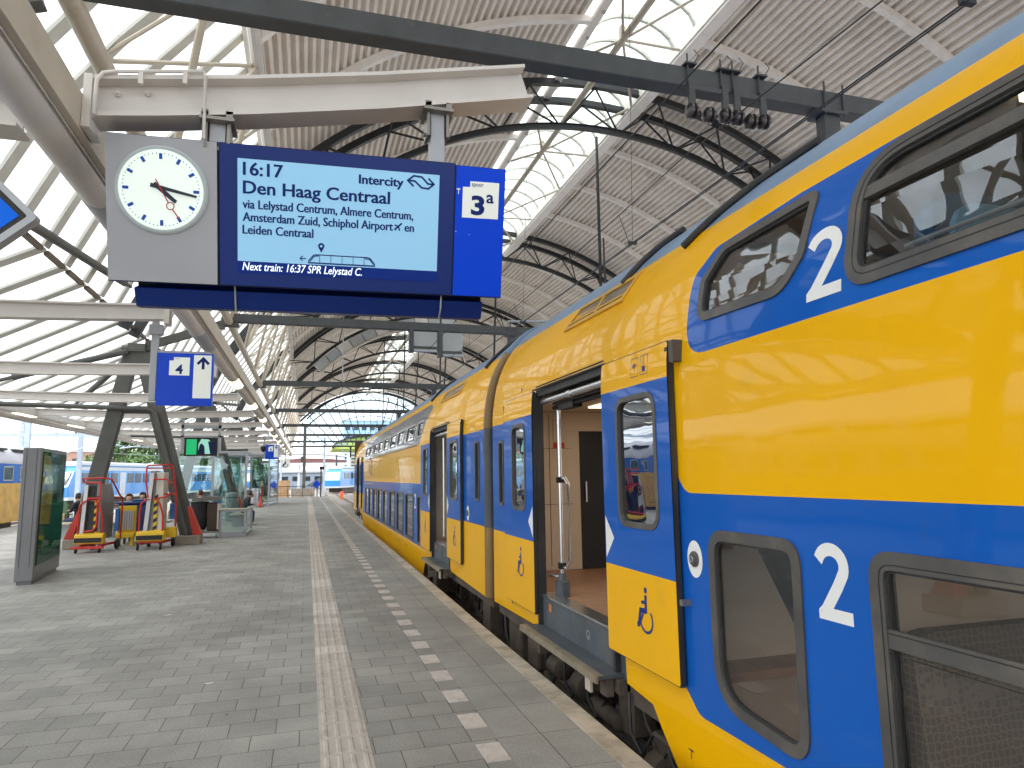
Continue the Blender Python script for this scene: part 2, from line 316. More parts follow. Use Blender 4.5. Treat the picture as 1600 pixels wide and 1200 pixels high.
class MB:
    def __init__(s): s.v = []; s.f = []; s.m = []
    def add(s, vs, fs, m=0):
        b = len(s.v); s.v += [tuple(v) for v in vs]
        for f in fs: s.f.append([b+i for i in f]); s.m.append(m)
        return s
    def box(s, x0, x1, y0, y1, z0, z1, m=0):
        x0, x1 = min(x0, x1), max(x0, x1); y0, y1 = min(y0, y1), max(y0, y1); z0, z1 = min(z0, z1), max(z0, z1)
        return s.add([(x0, y0, z0), (x1, y0, z0), (x1, y1, z0), (x0, y1, z0), (x0, y0, z1), (x1, y0, z1), (x1, y1, z1), (x0, y1, z1)],
              [(3, 2, 1, 0), (4, 5, 6, 7), (0, 1, 5, 4), (1, 2, 6, 5), (2, 3, 7, 6), (3, 0, 4, 7)], m)
    def beam(s, p0, p1, w, h, m=0, upv=(0, 0, 1)):
        p0, p1 = Vector(p0), Vector(p1); d = (p1-p0).normalized(); u = Vector(upv)
        if abs(d.dot(u)) > .98: u = Vector((0, 1, 0))
        a = d.cross(u).normalized()*w/2; b = a.cross(d).normalized()*h/2
        vs = [p+a*i+b*j for p in (p0, p1) for i, j in ((-1, -1), (1, -1), (1, 1), (-1, 1))]
        return s.add(vs, [(0, 1, 2, 3), (7, 6, 5, 4), (0, 4, 5, 1), (1, 5, 6, 2), (2, 6, 7, 3), (3, 7, 4, 0)], m)
    def tube(s, path, r, n=8, m=0, cap=True, closed=False):
        P = [Vector(p) for p in path]; k = len(P); rings = []
        rr = r if isinstance(r, (list, tuple)) else [r]*k
        ref = None
        for i in range(k):
            if closed: d = (P[(i+1) % k]-P[i-1])
            else: d = (P[min(i+1, k-1)]-P[max(i-1, 0)])
            d.normalize()
            if ref is None:
                ref = Vector((0, 0, 1)) if abs(d.z) < .9 else Vector((1, 0, 0))
            a = d.cross(ref)
            if a.length < 1e-4: ref = Vector((0, 1, 0)); a = d.cross(ref)
            a.normalize(); b = d.cross(a); ref = -b if False else ref
            rings.append([P[i]+(a*cos(2*pi*j/n)+b*sin(2*pi*j/n))*rr[i] for j in range(n)])
        vs = [v for q in rings for v in q]; fs = []
        for i in range(k if closed else k-1):
            i2 = (i+1) % k
            for j in range(n):
                fs.append((i*n+j, i*n+(j+1) % n, i2*n+(j+1) % n, i2*n+j))
        if cap and not closed:
            fs.append(tuple(range(n-1, -1, -1))); fs.append(tuple((k-1)*n+j for j in range(n)))
        return s.add(vs, fs, m)
    def lathe(s, prof, c, axis='z', n=20, m=0):
        vs = []; fs = []; c = Vector(c)
        for r, h in prof:
            for j in range(n):
                a = 2*pi*j/n
                p = {'z': (r*cos(a), r*sin(a), h), 'x': (h, r*cos(a), r*sin(a)), 'y': (r*sin(a), h, r*cos(a))}[axis]
                vs.append(c+Vector(p))
        for i in range(len(prof)-1):
            for j in range(n): fs.append((i*n+j, i*n+(j+1) % n, (i+1)*n+(j+1) % n, (i+1)*n+j))
        fs.append(tuple(range(n-1, -1, -1))); fs.append(tuple((len(prof)-1)*n+j for j in range(n)))
        return s.add(vs, fs, m)
    def prism(s, poly, fn, d0, d1, m=0):
        """poly: 2-D outline; fn(u, v, depth) -> point; a solid between two depths"""
        n = len(poly); vs = [fn(u, v, d0) for u, v in poly]+[fn(u, v, d1) for u, v in poly]
        tris = tessellate_polygon([[Vector((u, v, 0)) for u, v in poly]])
        fs = [tuple(t) for t in tris]+[tuple(n+i for i in reversed(t)) for t in tris]
        fs += [(i, (i+1) % n, n+(i+1) % n, n+i) for i in range(n)]
        return s.add(vs, fs, m)
    def ring(s, outer, inner, fn, d0, d1, m=0):
        n = len(outer); assert n == len(inner)
        vs = [fn(*p, d) for d in (d0, d1) for P in (outer, inner) for p in P]; fs = []
        for i in range(n):
            j = (i+1) % n
            fs += [(2*n+i, 2*n+j, 3*n+j, 3*n+i), (i, j, 2*n+j, 2*n+i), (n+i, 3*n+i, 3*n+j, n+j), (i, n+i, n+j, j)]
        return s.add(vs, fs, m)
    def flat(s, poly, fn, d, m=0):
        tris = tessellate_polygon([[Vector((u, v, 0)) for u, v in poly]])
        return s.add([fn(u, v, d) for u, v in poly], [tuple(t) for t in tris], m)
    def stroke(s, path, w, fn, d, m=0, closed=False):
        P = [Vector((p[0], p[1])) for p in path]; k = len(P); Lh, Rh = [], []
        for i in range(k):
            a = P[i]-P[i-1] if (i > 0 or closed) else P[1]-P[0]
            b = P[(i+1) % k]-P[i] if (i < k-1 or closed) else P[-1]-P[-2]
            a.normalize(); b.normalize(); na = Vector((-a.y, a.x)); nb = Vector((-b.y, b.x)); nn = (na+nb)
            if nn.length < 1e-6: nn = na
            nn.normalize(); q = nn*(w/2/max(.45, nn.dot(na)))
            Lh.append(P[i]+q); Rh.append(P[i]-q)
        vs = [fn(p.x, p.y, d) for p in Lh]+[fn(p.x, p.y, d) for p in Rh]
        fs = [(i, (i+1) % k, k+(i+1) % k, k+i) for i in range(k if closed else k-1)]
        return s.add(vs, fs, m)
    def disc(s, u, v, r, fn, d, m=0, n=24, r2=None):
        r2 = r2 or r
        return s.flat([(u+r*cos(2*pi*i/n), v+r2*sin(2*pi*i/n)) for i in range(n)], fn, d, m)
    def text(s, body, u, v, h, width, fn, d, m=0, bold=0., shear=0.):
        V, F, (x0, x1, hh) = text2d(body, bold, shear); heavy = getattr(s, 'heavy', 0)
        k = h/hh; kx = width/(x1-x0) if width else k
        for q in ((0, 1, 2) if heavy else (0,)):
            s.add([fn(u+(x-x0)*kx+(q-1 if heavy else 0)*heavy, v+y*k, d+q*.0002) for x, y in V], F, m)
        return s
    def build(s, name, mats, parent=None, smooth=35, bevel=0, seg=1, flip=False):
        me = bpy.data.meshes.new(name)
        me.from_pydata(s.v, [], s.f)
        if isinstance(mats, str): mats = [mats]
        for q in mats: me.materials.append(MATS[q])
        me.polygons.foreach_set('material_index', s.m)
        bm = bmesh.new(); bm.from_mesh(me); bmesh.ops.recalc_face_normals(bm, faces=bm.faces); bm.to_mesh(me); bm.free()
        if smooth:
            me.shade_smooth(); me.set_sharp_from_angle(angle=radians(smooth))
        me.update()
        o = bpy.data.objects.new(name, me); COL.objects.link(o); hang(o, parent)
        if bevel:
            b = o.modifiers.new('bevel', 'BEVEL'); b.width = bevel; b.segments = seg; b.limit_method = 'ANGLE'; b.angle_limit = radians(40)
        return o

_T = {}
def text2d(body, bold, shear):
    key = (body, bold, shear)
    if key in _T: return _T[key]
    cu = bpy.data.curves.new('writing', 'FONT'); cu.body = body; cu.size = 1; cu.offset = bold; cu.shear = shear; cu.resolution_u = 3
    o = bpy.data.objects.new('writing', cu); COL.objects.link(o)
    dg = bpy.context.evaluated_depsgraph_get(); dg.update()
    me = bpy.data.meshes.new_from_object(o.evaluated_get(dg))
    V = [(v.co.x, v.co.y) for v in me.vertices]; F = [tuple(p.vertices) for p in me.polygons]
    bpy.data.objects.remove(o); bpy.data.meshes.remove(me)
    xs = [v[0] for v in V]
    _T[key] = (V, F, (min(xs), max(xs), 0.72)); return _T[key]

def XYZ(x, y, z): return (x, y, z)
def rpoly(pts, r, seg=5):
    """round the corners of a polygon; r: one radius or one per corner"""
    out = []; n = len(pts)
    for i in range(n):
        p = Vector(pts[i]); a = Vector(pts[i-1])-p; b = Vector(pts[(i+1) % n])-p
        ri = r[i] if isinstance(r, (list, tuple)) else r
        la, lb = a.length, b.length; a.normalize(); b.normalize()
        ang = a.angle(b); t = min(ri/math.tan(ang/2), la*.49, lb*.49) if ri > 0 else 0
        if t < 1e-5: out += [tuple(p)]*1; continue
        p0, p1 = p+a*t, p+b*t
        for k in range(seg+1):
            s = k/seg; q = p0*(1-s)**2+p*2*s*(1-s)+p1*s*s; out.append((q.x, q.y))
    return out
def inset(poly, d):
    n = len(poly); area = sum(poly[i-1][0]*poly[i][1]-poly[i][0]*poly[i-1][1] for i in range(n)); sg = 1 if area > 0 else -1
    out = []
    for i in range(n):
        a = Vector(poly[i])-Vector(poly[i-1]); b = Vector(poly[(i+1) % n])-Vector(poly[i]); a.normalize(); b.normalize()
        na = Vector((-a.y, a.x))*sg; nb = Vector((-b.y, b.x))*sg; m = na+nb; m.normalize()
        q = Vector(poly[i])+m*d/max(.5, m.dot(na)); out.append((q.x, q.y))
    return out
def inside(p, poly):
    x, y = p; c = False; n = len(poly); j = n-1
    for i in range(n):
        xi, yi = poly[i]; xj, yj = poly[j]
        if (yi > y) != (yj > y) and x < (xj-xi)*(y-yi)/(yj-yi)+xi: c = not c
        j = i
    return c
def skin(name, outline, holes, regions, mats, fn, d, parent, breaks=(), smooth=35, vbreaks=()):
    """a sheet with real openings; regions: [(polygon, material index)] painted on it"""
    vs = []; es = []
    def loop(P):
        b = len(vs); vs.extend(Vector(p) for p in P); n = len(P); es.extend((b+i, b+(i+1) % n) for i in range(n))
    loop(outline)
    for h in holes: loop(h)
    for p, _ in regions: loop(p)
    us = [p[0] for p in outline]; u0, u1 = min(us)-.5, max(us)+.5
    for z in breaks:
        b = len(vs); vs.extend([Vector((u0, z)), Vector((u1, z))]); es.append((b, b+1))
    for u in vbreaks:
        b = len(vs); vs.extend([Vector((u, -5)), Vector((u, 8))]); es.append((b, b+1))
    r = delaunay_2d_cdt(vs, es, [], 0, 1e-5)
    V = [(v.x, v.y) for v in r[0]]; mb = MB(); used = {}; fs = []; ms = []
    for f in r[2]:
        c = (sum(V[i][0] for i in f)/3, sum(V[i][1] for i in f)/3)
        if not inside(c, outline) or any(inside(c, h) for h in holes): continue
        mi = 0
        for p, k in regions:
            if inside(c, p): mi = k
        fs.append(f); ms.append(mi)
    for f, k in zip(fs, ms):
        g = []
        for i in f:
            if i not in used: used[i] = len(mb.v); mb.v.append(tuple(fn(*V[i], d)))
            g.append(used[i])
        mb.f.append(g); mb.m.append(k)
    return mb.build(name, mats, parent, smooth)
def arc(c, r, a0, a1, n):
    return [(c[0]+r*cos(radians(a0+(a1-a0)*i/n)), c[1]+r*sin(radians(a0+(a1-a0)*i/n))) for i in range(n+1)]

# ================================================================== GROUND, PLATFORM, TRACKS
mb = MB(); mb.box(-700, 700, -150, 2200, -1.6, -1.0); tagset(mb.build('ground', 'ground', smooth=0), kind='structure')
for nm, x0, x1, y0, y1 in (('track_bed', 2.02, 9.9, -40, 420), ('track_bed', -24, -11.02, -40, 300)):
    mb = MB(); n = 60
    mb.box(x0, x1, y0, y1, -1.05, -.93); tagset(mb.build(nm, 'ballast', smooth=0), kind='structure')
for tx in (3.7, 8.2, -12.7, -17.0, -21.3):
    mb = MB()
    for s in (-.75, .75):
        x = tx+s
        mb.box(x-.036, x+.036, -40, 400, -.82, -.775); mb.box(x-.01, x+.01, -40, 400, -.90, -.82); mb.box(x-.07, x+.07, -40, 400, -.925, -.90)
    tagset(mb.build('rail', 'rail', smooth=0), kind='structure')
# curving tracks beyond the platform end
for i, (xa, xb) in enumerate(((5.2, 30), (6.5, 42), (-1, 12))):
    mb = MB()
    for s in (-.75, .75):
        mb.tube([(xa+s+(xb-xa)*(t/12)**1.6, 110+t*20, -.80) for t in range(13)], .05, 6)
    tagset(mb.build('rail', 'rail'), kind='structure')
mb = MB(); mb.box(-11, 1.245, -20, 67, -1.0, 0)
tagset(mb.build('platform', 'paving', smooth=0), kind='structure')
mb = MB(); mb.box(1.2455, 1.83, -20, 67, -1.0, .001); tagset(mb.build('platform_edge_slabs', 'edge_slabs', smooth=0), kind='structure')
mb = MB(); y = -20.0
while y < 66.9:
    l = 1.0; mb.box(1.8305, 1.995+random.uniform(-.004, .004), y+.003, y+l-.003, -.16, .003+random.uniform(-.002, .002)); y += l
mb.box(1.8305, 1.93, -20, 67, -1.0, -.165)
tagset(mb.build('platform_edge_stones', 'edge_stone', smooth=0, bevel=.006), kind='structure')
# ribbed guide strip
MATS['tactile_light'] = mat('tactile_light', (.53, .49, .45), .72, var=.1, vs=8, dirt=(.35, .3, .26, .6), ds=7)
mb = MB(); P = .29; y = 1.2
while y < 66.5:
    r = random.random(); k = 1 if (r < .12 or 7.0 < y < 7.4 or 9.2 < y < 9.9 or 11.5 < y < 12.3) else 0
    mb.box(.122, .435, y+.002, y+P-.002, -.01, .004, k)
    if y < 34:
        for j in range(4):
            x = .122+.313*(j+.5)/4
            mb.add([(x-.017, y+.02, .004), (x+.017, y+.02, .004), (x+.017, y+P-.02, .004), (x-.017, y+P-.02, .004),
                    (x-.010, y+.027, .010), (x+.010, y+.027, .010), (x+.010, y+P-.027, .010), (x-.010, y+P-.027, .010)],
                   [(4, 5, 6, 7), (0, 1, 5, 4), (1, 2, 6, 5), (2, 3, 7, 6), (3, 0, 4, 7)], k)
    y += P
tagset(mb.build('guide_strip', ['tactile', 'tactile_light'], smooth=0), kind='structure')
mb = MB(); y = 4.275-.581*8
while y < 66.5:
    mb.box(1.082, 1.236, y, y+.292, -.02, .004); y += .581
tagset(mb.build('warning_line', 'dash', smooth=0), kind='structure')
mb = MB(); mb.box(9.9, 16, -20, 70, -1, 0); tagset(mb.build('opposite_platform', 'paving_far', smooth=0), kind='structure')

# ================================================================== VAULTED HALL ROOF
CX, CZ, RT = 9.0, .865, 13.6
def VA(a, R): a = radians(a); return (CX+R*sin(a), CZ+R*cos(a))
def arcbeam(mb, a0, a1, R, y, w, h, n=24, m=0):
    vs = []; fs = []
    for i in range(n+1):
        a = a0+(a1-a0)*i/n
        for dR, dy in ((-h/2, -w/2), (-h/2, w/2), (h/2, w/2), (h/2, -w/2)):
            x, z = VA(a, R+dR); vs.append((x, y+dy, z))
    for i in range(n):
        for j in range(4): fs.append((i*4+j, i*4+(j+1) % 4, i*4+4+(j+1) % 4, i*4+4+j))
    fs += [(3, 2, 1, 0), tuple(n*4+j for j in range(4))]
    return mb.add(vs, fs, m)
Y0R, Y1R = -22.0, 104.6
AY = [19.95+14.05*k for k in range(-2, 7)]
PY = [6.65+14.05*k for k in range(0, 8)]
hall = thing('vaulted_roof', 'high barrel vault of ribbed grey metal sheeting with a glazed strip along its crown', 'roof', (9, 40, 9.9))
for a0, a1 in ((-48.3, -6.2), (6.2, 48.3)):
    vs = []; fs = []; pit = .98; nn = int((a1-a0)/pit)
    prof = ((0, 0), (.40, 0), (.52, .115), (.88, .115))
    pts = [(a0+pit*(i+u), 13.72+h) for i in range(nn) for u, h in prof]
    for a, R in pts:
        x, z = VA(a, R); vs += [(x, Y0R, z), (x, Y1R, z)]
    fs = [(2*i, 2*i+1, 2*i+3, 2*i+2) for i in range(len(pts)-1)]
    m = MB(); m.add(vs, fs); m.build('roof_sheeting', 'sheet', hall, 0)
ribp = None
for k in range(-3, 7):
    for q in (1, 2, 3):
        y = 19.95+14.05*k+3.5125*q
        if y < -18 or y > 104: continue
        for a0, a1 in ((-48.3, -6.3), (6.3, 48.3)):
            m = MB(); arcbeam(m, a0, a1, 13.62, y, .17, .19, 22); m.build('rib', 'rib_white', hall, 0)
sk = MB()
nb = 9
def SKY(t):      # small barrel over the crown strip, t in -1..1
    return CX+1.47*t, 14.30+.95*(1-t*t)**.6
vs = []; fs = []
for i in range(nb+1):
    x, z = SKY(-1+2*i/nb); vs += [(x, Y0R, z), (x, Y1R, z)]
sk.add(vs, [(2*i, 2*i+1, 2*i+3, 2*i+2) for i in range(nb)])
sk.build('skylight', 'skylight_glass', hall)
m = MB(); y = Y0R+.4
while y < Y1R:
    pth = [(SKY(-1+2*i/12)[0], y, SKY(-1+2*i/12)[1]-.05) for i in range(13)]
    for p0, p1 in zip(pth, pth[1:]): m.beam(p0, p1, .10, .10)
    y += 1.171
m.build('glazing_bar', 'bar_pale', hall, 0)
m = MB(); x, z = VA(6.2, 13.55); m.box(x-.06, x+.34, Y0R, Y1R, z-.30, z+.10); m.box(x-.11, x-.06, Y0R, Y1R, z-.22, z+.16); m.build('crown_gutter', 'rib_white', hall, 0)
m = MB(); x, z = VA(-6.2, 13.55); m.box(x-.16, x+.06, Y0R, Y1R, z-.05, z+.12); m.build('crown_gutter', 'rib_white', hall, 0)
m = MB(); m.tube([(8.35, Y0R, 13.95), (8.35, Y1R, 13.95)], .10, 10)
m.build('crown_tube', 'cream_steel', hall)
m = MB(); y = -18.7; i = 0
while y < 104:
    n0 = Vector((8.35, y, 13.95))
    for p in ((10.3, y+.2, 14.1), (10.3, y+3.4, 14.1), (10.3, y-3.4, 14.1), (7.6, y+1.6, 14.2), (7.6, y-1.6, 14.2)): m.tube([n0, p], .042, 6)
    m.box(8.27, 8.43, y-.07, y+.07, 14.0, 14.35)
    y += 3.5125*2
m.build('crown_brace', 'cream_steel', hall)

def arch_truss(y, label):
    t = thing('arch_truss', label, 'roof truss', (9, y, 9.9), 'black arch trusses under the vault')
    for dy in (-.56, .56):
        m = MB(); arcbeam(m, -48.3, 48.3, 13.50, y+dy, .10, .20, 40); arcbeam(m, -48.3, 48.3, 13.39, y+dy, .19, .03, 40); m.build('top_chord', 'truss_black', t, 0)
    m = MB(); arcbeam(m, -48.3, 48.3, 12.25, y, .13, .15, 40); arcbeam(m, -48.3, 48.3, 12.34, y, .22, .025, 40); m.build('bottom_chord', 'truss_black', t, 0)
    m = MB(); a = -45.
    while a < 46:
        x0, z0 = VA(a, 12.25)
        for dy in (-.56, .56):
            for da in (-4.9, 4.9):
                x1, z1 = VA(a+da, 13.4); m.tube([(x0, y, z0), (x1, y+dy, z1)], .036, 6)
        a += 9.8
    m.build('bracing', 'truss_black', t)
    return t
t0 = arch_truss(AY[0], 'black arched roof truss behind the viewpoint')
for i, y in enumerate(AY[1:]):
    lab = ['black arched truss nearest the departure display', 'first complete black arch truss seen past the display, above the open train door', 'black arch truss just beyond the two pale hanging boards', 'black arch truss carrying the curved row of grey panels', 'black arch truss next beyond the curved grey panels', 'second black arch truss beyond the curved grey panels', 'last black arch truss before the glazed end wall', 'outermost black arch truss framing the glazed end wall'][i]
    dup(t0, (0, y-AY[0], 0), 0, lab)

# curved row of grey panels under one arch
t = thing('panel_row', 'curved row of pale grey panels hung under an arch with a thin ledge', 'panel row', (4, 48.05, 9))
for i in range(11):
    a = -46+i*4.6; m = MB(); arcbeam(m, a, a+4.3, 11.75, 47.7, .5, .62, 3)
    m.build('panel', ['board_grey', 'galv', 'white_steel'][i % 3], t, 0)
m = MB(); arcbeam(m, -46, 6, 11.38, 47.7, .75, .06, 24)
m.build('ledge', 'cream_steel', t, 0)
m = MB()
for a in range(-44, 6, 7):
    x0, z0 = VA(a, 12.2); x1, z1 = VA(a, 12.0); m.beam((x0, 47.9, z0), (x1, 47.7, z1), .06, .06)
m.build('bracket', 'truss_black', t, 0)

# glazed end wall
t = thing('glazed_end_wall', 'glazed arched end wall of the hall with fanned dark bars', 'window wall', (9, 104.4, 6.3))
poly = [VA(a, 13.3) for a in range(-46, 47, 2)]; zb = 6.45
poly = [p for p in poly if p[1] > zb]; poly = [(poly[0][0], zb)]+poly+[(poly[-1][0], zb)]
m = MB(); m.prism(poly, lambda u, v, d: (u, 104.4+d, v), 0, .03); m.build('pane', 'pane_gable', t, 0)
m = MB()
for a in range(-60, 61, 6):
    a_ = radians(a); r1 = 13.2
    r0 = (zb-CZ)/cos(a_)
    if r0 >= r1: continue
    p0 = VA(a, r0); p1 = VA(a, r1); m.beam((p0[0], 104.33, p0[1]), (p1[0], 104.33, p1[1]), .07, .12)
m.build('mullion', 'beam_dark', t, 0)
m = MB(); arcbeam(m, -40, 40, 9.9, 104.28, .08, .10, 30); m.build('cross_bar', 'bld_dark', t, 0)

# side lattice between canopy and vault
lat = thing('lattice_girder', 'long white lattice girder of tubes carrying the vault edge above the canopy', 'lattice girder', (-1.6, 40, 6.15))
A = (-2.2, 6.15); B = (-1.12, 9.9); Cc = (-3.3, 8.2)
m = MB(); m.tube([(A[0], -18, A[1]), (A[0], 105, A[1])], .105, 12); m.build('bottom_chord', 'cream_steel', lat)
m = MB(); m.tube([(B[0], -18, B[1]), (B[0], 105, B[1])], .12, 10); m.box(B[0]-.05, B[0]+.12, -18, 105, B[1]+.1, B[1]+.32); m.build('top_chord', 'white_steel', lat)
m = MB(); m.tube([(Cc[0], -18, Cc[1]), (Cc[0], 105, Cc[1])], .06, 8); m.build('back_chord', 'cream_steel', lat)
m1, m2 = MB(), MB(); st = 14.05/3; k = -5
while 6.65+st*k < 104:
    y = 6.65+st*k
    m1.tube([(A[0], y, A[1]), (B[0], y+st*.5, B[1])], .06, 8); m1.tube([(A[0], y+st, A[1]), (B[0], y+st*.5, B[1])], .06, 8)
    m2.tube([(A[0], y, A[1]), (B[0], y+st, B[1])], .042, 6); m2.tube([(Cc[0], y, Cc[1]), (B[0], y+st*.5, B[1])], .042, 6)
    m2.tube([(Cc[0], y, Cc[1]), (A[0], y, A[1])], .05, 6); m2.tube([(Cc[0], y, Cc[1]), (B[0], y-st*.1, B[1]-.05)], .035, 6)
    m2.tube([(Cc[0], y, Cc[1]), (A[0], y+st, A[1])], .04, 6)
    k += 1
m1.build('strut', 'cream_steel', lat); m2.build('brace', 'cream_steel', lat)

# portal beams across the tracks
pb = thing('portal_beam', 'dark steel box beam spanning the tracks directly above the departure display', 'beam', (8, PY[0], 6.15), 'dark portal beams across the tracks')
m = MB(); m.box(-2.2, 20, PY[0]-.11, PY[0]+.11, 6.15, 6.40); m.build('beam', 'beam_dark', pb, 0, bevel=.012)
m = MB(); m.box(-2.38, -1.95, PY[0]-.13, PY[0]+.13, 6.03, 6.13); m.box(-2.42, -2.32, PY[0]-.10, PY[0]+.10, 5.95, 6.30); ebr = m.build('end_bracket', 'frame_dark', pb, 0)
m = MB(); m.box(6.06, 6.30, PY[0]-.08, PY[0]+.08, 4.6, 6.145); m.box(5.98, 6.38, PY[0]-.14, PY[0]+.14, 6.10, 6.147)
for dx in (-.14, .14):
    m.tube([(6.18+dx, PY[0]-.13, 6.08), (6.18+dx, PY[0]-.13, 6.5)], .015, 6)
m.build('drop_post', 'beam_dark', pb, 0, bevel=.008)
for i, y in enumerate(PY[1:]):
    dup(pb, (0, y-PY[0], 0), 0, f'dark steel beam across the tracks, {ORD[i]} one beyond the departure display')
bpy.data.objects.remove(ebr)
rod = tagset(MB().tube([(9.35, 20.7, 6.4), (10.0, 22.1, 14.05)], .055, 8).build('hanger_rod', 'truss_black'), 'dark tie rod from the crown gutter to the first portal beam past the display', 'tie rod', 'dark tie rods under the roof')
for i in (1, 2, 3, 4): dup_mesh(rod, (0, 14.05*i, 0), f'dark tie rod from the roof crown to the {ORD[i]} portal beam past the display')
rod2 = tagset(MB().tube([(6.5, 34.75, 6.4), (6.6, 34.75, 14.0)], .045, 8).build('hanger_rod', 'truss_black'), 'thin dark rod left of the crown, hung above the second far portal beam', 'tie rod', 'dark tie rods under the roof')
for i in (1, 2): dup_mesh(rod2, (0, 14.05*i, 0), f'thin dark rod left of the crown, hung above the {ORD[i+1]} far portal beam')
rod3 = tagset(MB().tube([(1.6, 34.75, 6.4), (1.6, 34.75, 12.0)], .03, 8).build('hanger_rod', 'galv'), 'thin pale rod hanging from the left of the vault beneath the display', 'tie rod', 'dark tie rods under the roof')

# insulated hangers over the near track
def insul(x0, x1, label):
    t = thing('insulator_hanger', label, 'insulator', ((x0+x1)/2, PY[0], 6.15), 'insulators hung from the near beam')
    m = MB()
    for x in (x0, x1):
        m.box(x-.04, x+.04, PY[0]-.16, PY[0]-.115, 5.86, 6.2); m.box(x-.075, x+.075, PY[0]-.17, PY[0]+.17, 6.405, 6.43)
        m.tube([(x-.03, PY[0]-.13, 6.2), (x-.03, PY[0]-.13, 6.55)], .012, 6); m.tube([(x+.05, PY[0]-.13, 6.42), (x+.08, PY[0]-.2, 6.50), (x+.02, PY[0]-.2, 6.56)], .008, 5)
    m.box(x0, x1, PY[0]-.15, PY[0]-.115, 6.10, 6.16)
    m.build('bracket', 'beam_dark', t, 0, bevel=.006)
    for j in range(3):
        c = x0+(x1-x0)*j/2
        pr = [(.025, -.085), (.06, -.07), (.088, -.045), (.088, -.02), (.062, -.012), (.062, .0), (.092, .01), (.092, .035), (.06, .055), (.03, .075), (.02, .10)]
        m = MB(); m.lathe(pr, (c, PY[0]-.14, 5.83-(.02 if j == 1 else 0)), 'x', 18); m.build('insulator', 'insulator', t)
    return t
insul(4.16, 4.60, 'dark ribbed insulators on a bracket under the near beam, the set nearer the display')
insul(4.76, 5.12, 'dark ribbed insulators on a bracket under the near beam, the set nearer the train')
for x0, x1, z0, z1, lb in ((2.99, 3.78, 5.50, 6.12, 'pale grey board in a dark frame hung under the first far beam, left of two'), (3.88, 4.57, 5.38, 6.12, 'pale grey board in a dark frame hung under the first far beam, right of two')):
    t = thing('hanging_board', lb, 'board', ((x0+x1)/2, 20.7, z0), 'boards hung under the beam')
    m = MB(); m.box(x0+.05, x1, 20.62, 20.78, z0, z1); m.build('panel', 'board_grey', t, 0, bevel=.01)
    m = MB(); m.box(x0-.08, x0+.05, 20.58, 20.82, z0-.03, z1+.06); m.box(x0+.02, x1-.02, 20.60, 20.618, z0+.08, z0+.16); m.build('frame', 'beam_dark', t, 0)
    m = MB(); m.box(x0+.06, x1-.03, 20.5, 20.61, z0-.03, z0+.04); m.build('lamp_housing', 'galv', t, 0, bevel=.01)

# overhead line
def wire(name, label, pts, r, grp='overhead wires'):
    return tagset(MB().tube(pts, r, 5, cap=False).build(name, 'wire'), label, 'wire', grp)
w1 = wire('contact_wire', 'lower overhead wire close above the near train roof', [(3.9, -15, 4.62), (3.9, 120, 4.62)], .0065)
wire('contact_wire', 'twin of the lower overhead wire close above the near train roof', [(3.98, -15, 4.66), (3.98, 120, 4.66)], .0065)
wire('messenger_wire', 'carrying wire slung above the contact wires of the near track', [(3.75, -15+i*3.5, 5.05+.22*abs(sin(pi*(i*3.5-21.65)/14.05))*0-.18*sin(pi*(((i*3.5-21.65) % 14.05)/14.05))) for i in range(40)], .0065)
wire('feeder_wire', 'thin feeder wire running high beside the carrying wire', [(3.55, -15, 5.62), (3.55, 105, 5.62)], .009)
wire('contact_wire', 'overhead wire above the farther track beside the train', [(8.2, -15, 4.7), (8.2, 120, 4.7)], .012)
wire('messenger_wire', 'carrying wire above the farther track beside the train', [(8.2, -15, 5.6), (8.2, 105, 5.6)], .011)
for i in range(7):
    y = 3.0+i*4.7; m = MB()
    m.tube([(3.9, y, 4.62), (3.77, y, 4.98)], .005, 5); m.box(3.885, 3.995, y-.02, y+.02, 4.625, 4.66); m.tube([(3.94, y, 4.66), (4.35, y+.5, 10.6)], .0035, 4)
    m.build('wire_dropper', 'wire', w1, 0)
t = thing('registration_arm', 'grey steady arm holding the overhead wire over the near train', 'steady arm', (5.4, 13.4, 4.8))
m = MB(); m.tube([(6.3, 13.5, 5.0), (3.9, 13.3, 4.85)], .025, 8); m.build('arm', 'galv', t)
m = MB(); m.tube([(6.2, 13.5, 4.95), (6.2, 13.5, 6.9)], .02, 8); m.tube([(3.95, 13.3, 4.86), (3.95, 13.3, 4.70)], .015, 6); m.build('clamp', 'wire', t)

# ================================================================== PLATFORM CANOPY
FX, FZ = -4.6, 5.9
RS = [(FX, FZ), (-4.02, 7.15), (-3.0, 8.62), (-1.3, 10.75)]
LS = [(FX, FZ), (-8.4, 3.92)]
can = thing('canopy_roof', 'folded canopy roof of white glazed strips between pale bars', 'canopy', (-5, 25, 3.4))
m = MB()
for P in (RS, LS):
    for a, b in zip(P, P[1:]):
        m.add([(a[0], -16, a[1]), (b[0], -16, b[1]), (b[0], 66, b[1]), (a[0], 66, a[1])], [(0, 1, 2, 3)])
m.build('glazing', 'roof_glass', can, 0)
bars = MB(); y = 13.7-1.171*25
fold = MB()
while y < 66:
    for P in (RS, LS):
        for a, b in zip(P, P[1:]):
            dx, dz = b[0]-a[0], b[1]-a[1]; l = sqrt(dx*dx+dz*dz); nx, nz = dz/l, -dx/l
            if nz > 0: nx, nz = -nx, -nz
            o = .04
            bars.beam((a[0]+nx*o, y, a[1]+nz*o), (b[0]+nx*o, y, b[1]+nz*o), .27, .05, upv=(nx, 0, nz))
    fold.box(FX-.03, FX+.06, y+.14, y+1.03, FZ-.13, FZ-.05)
    y += 1.171
o = bars.build('glazing_bar', 'bar_pale', can, 0); o['kind'] = 'stuff'
o = fold.build('valley_piece', 'bar_brown', can, 0); o['kind'] = 'stuff'
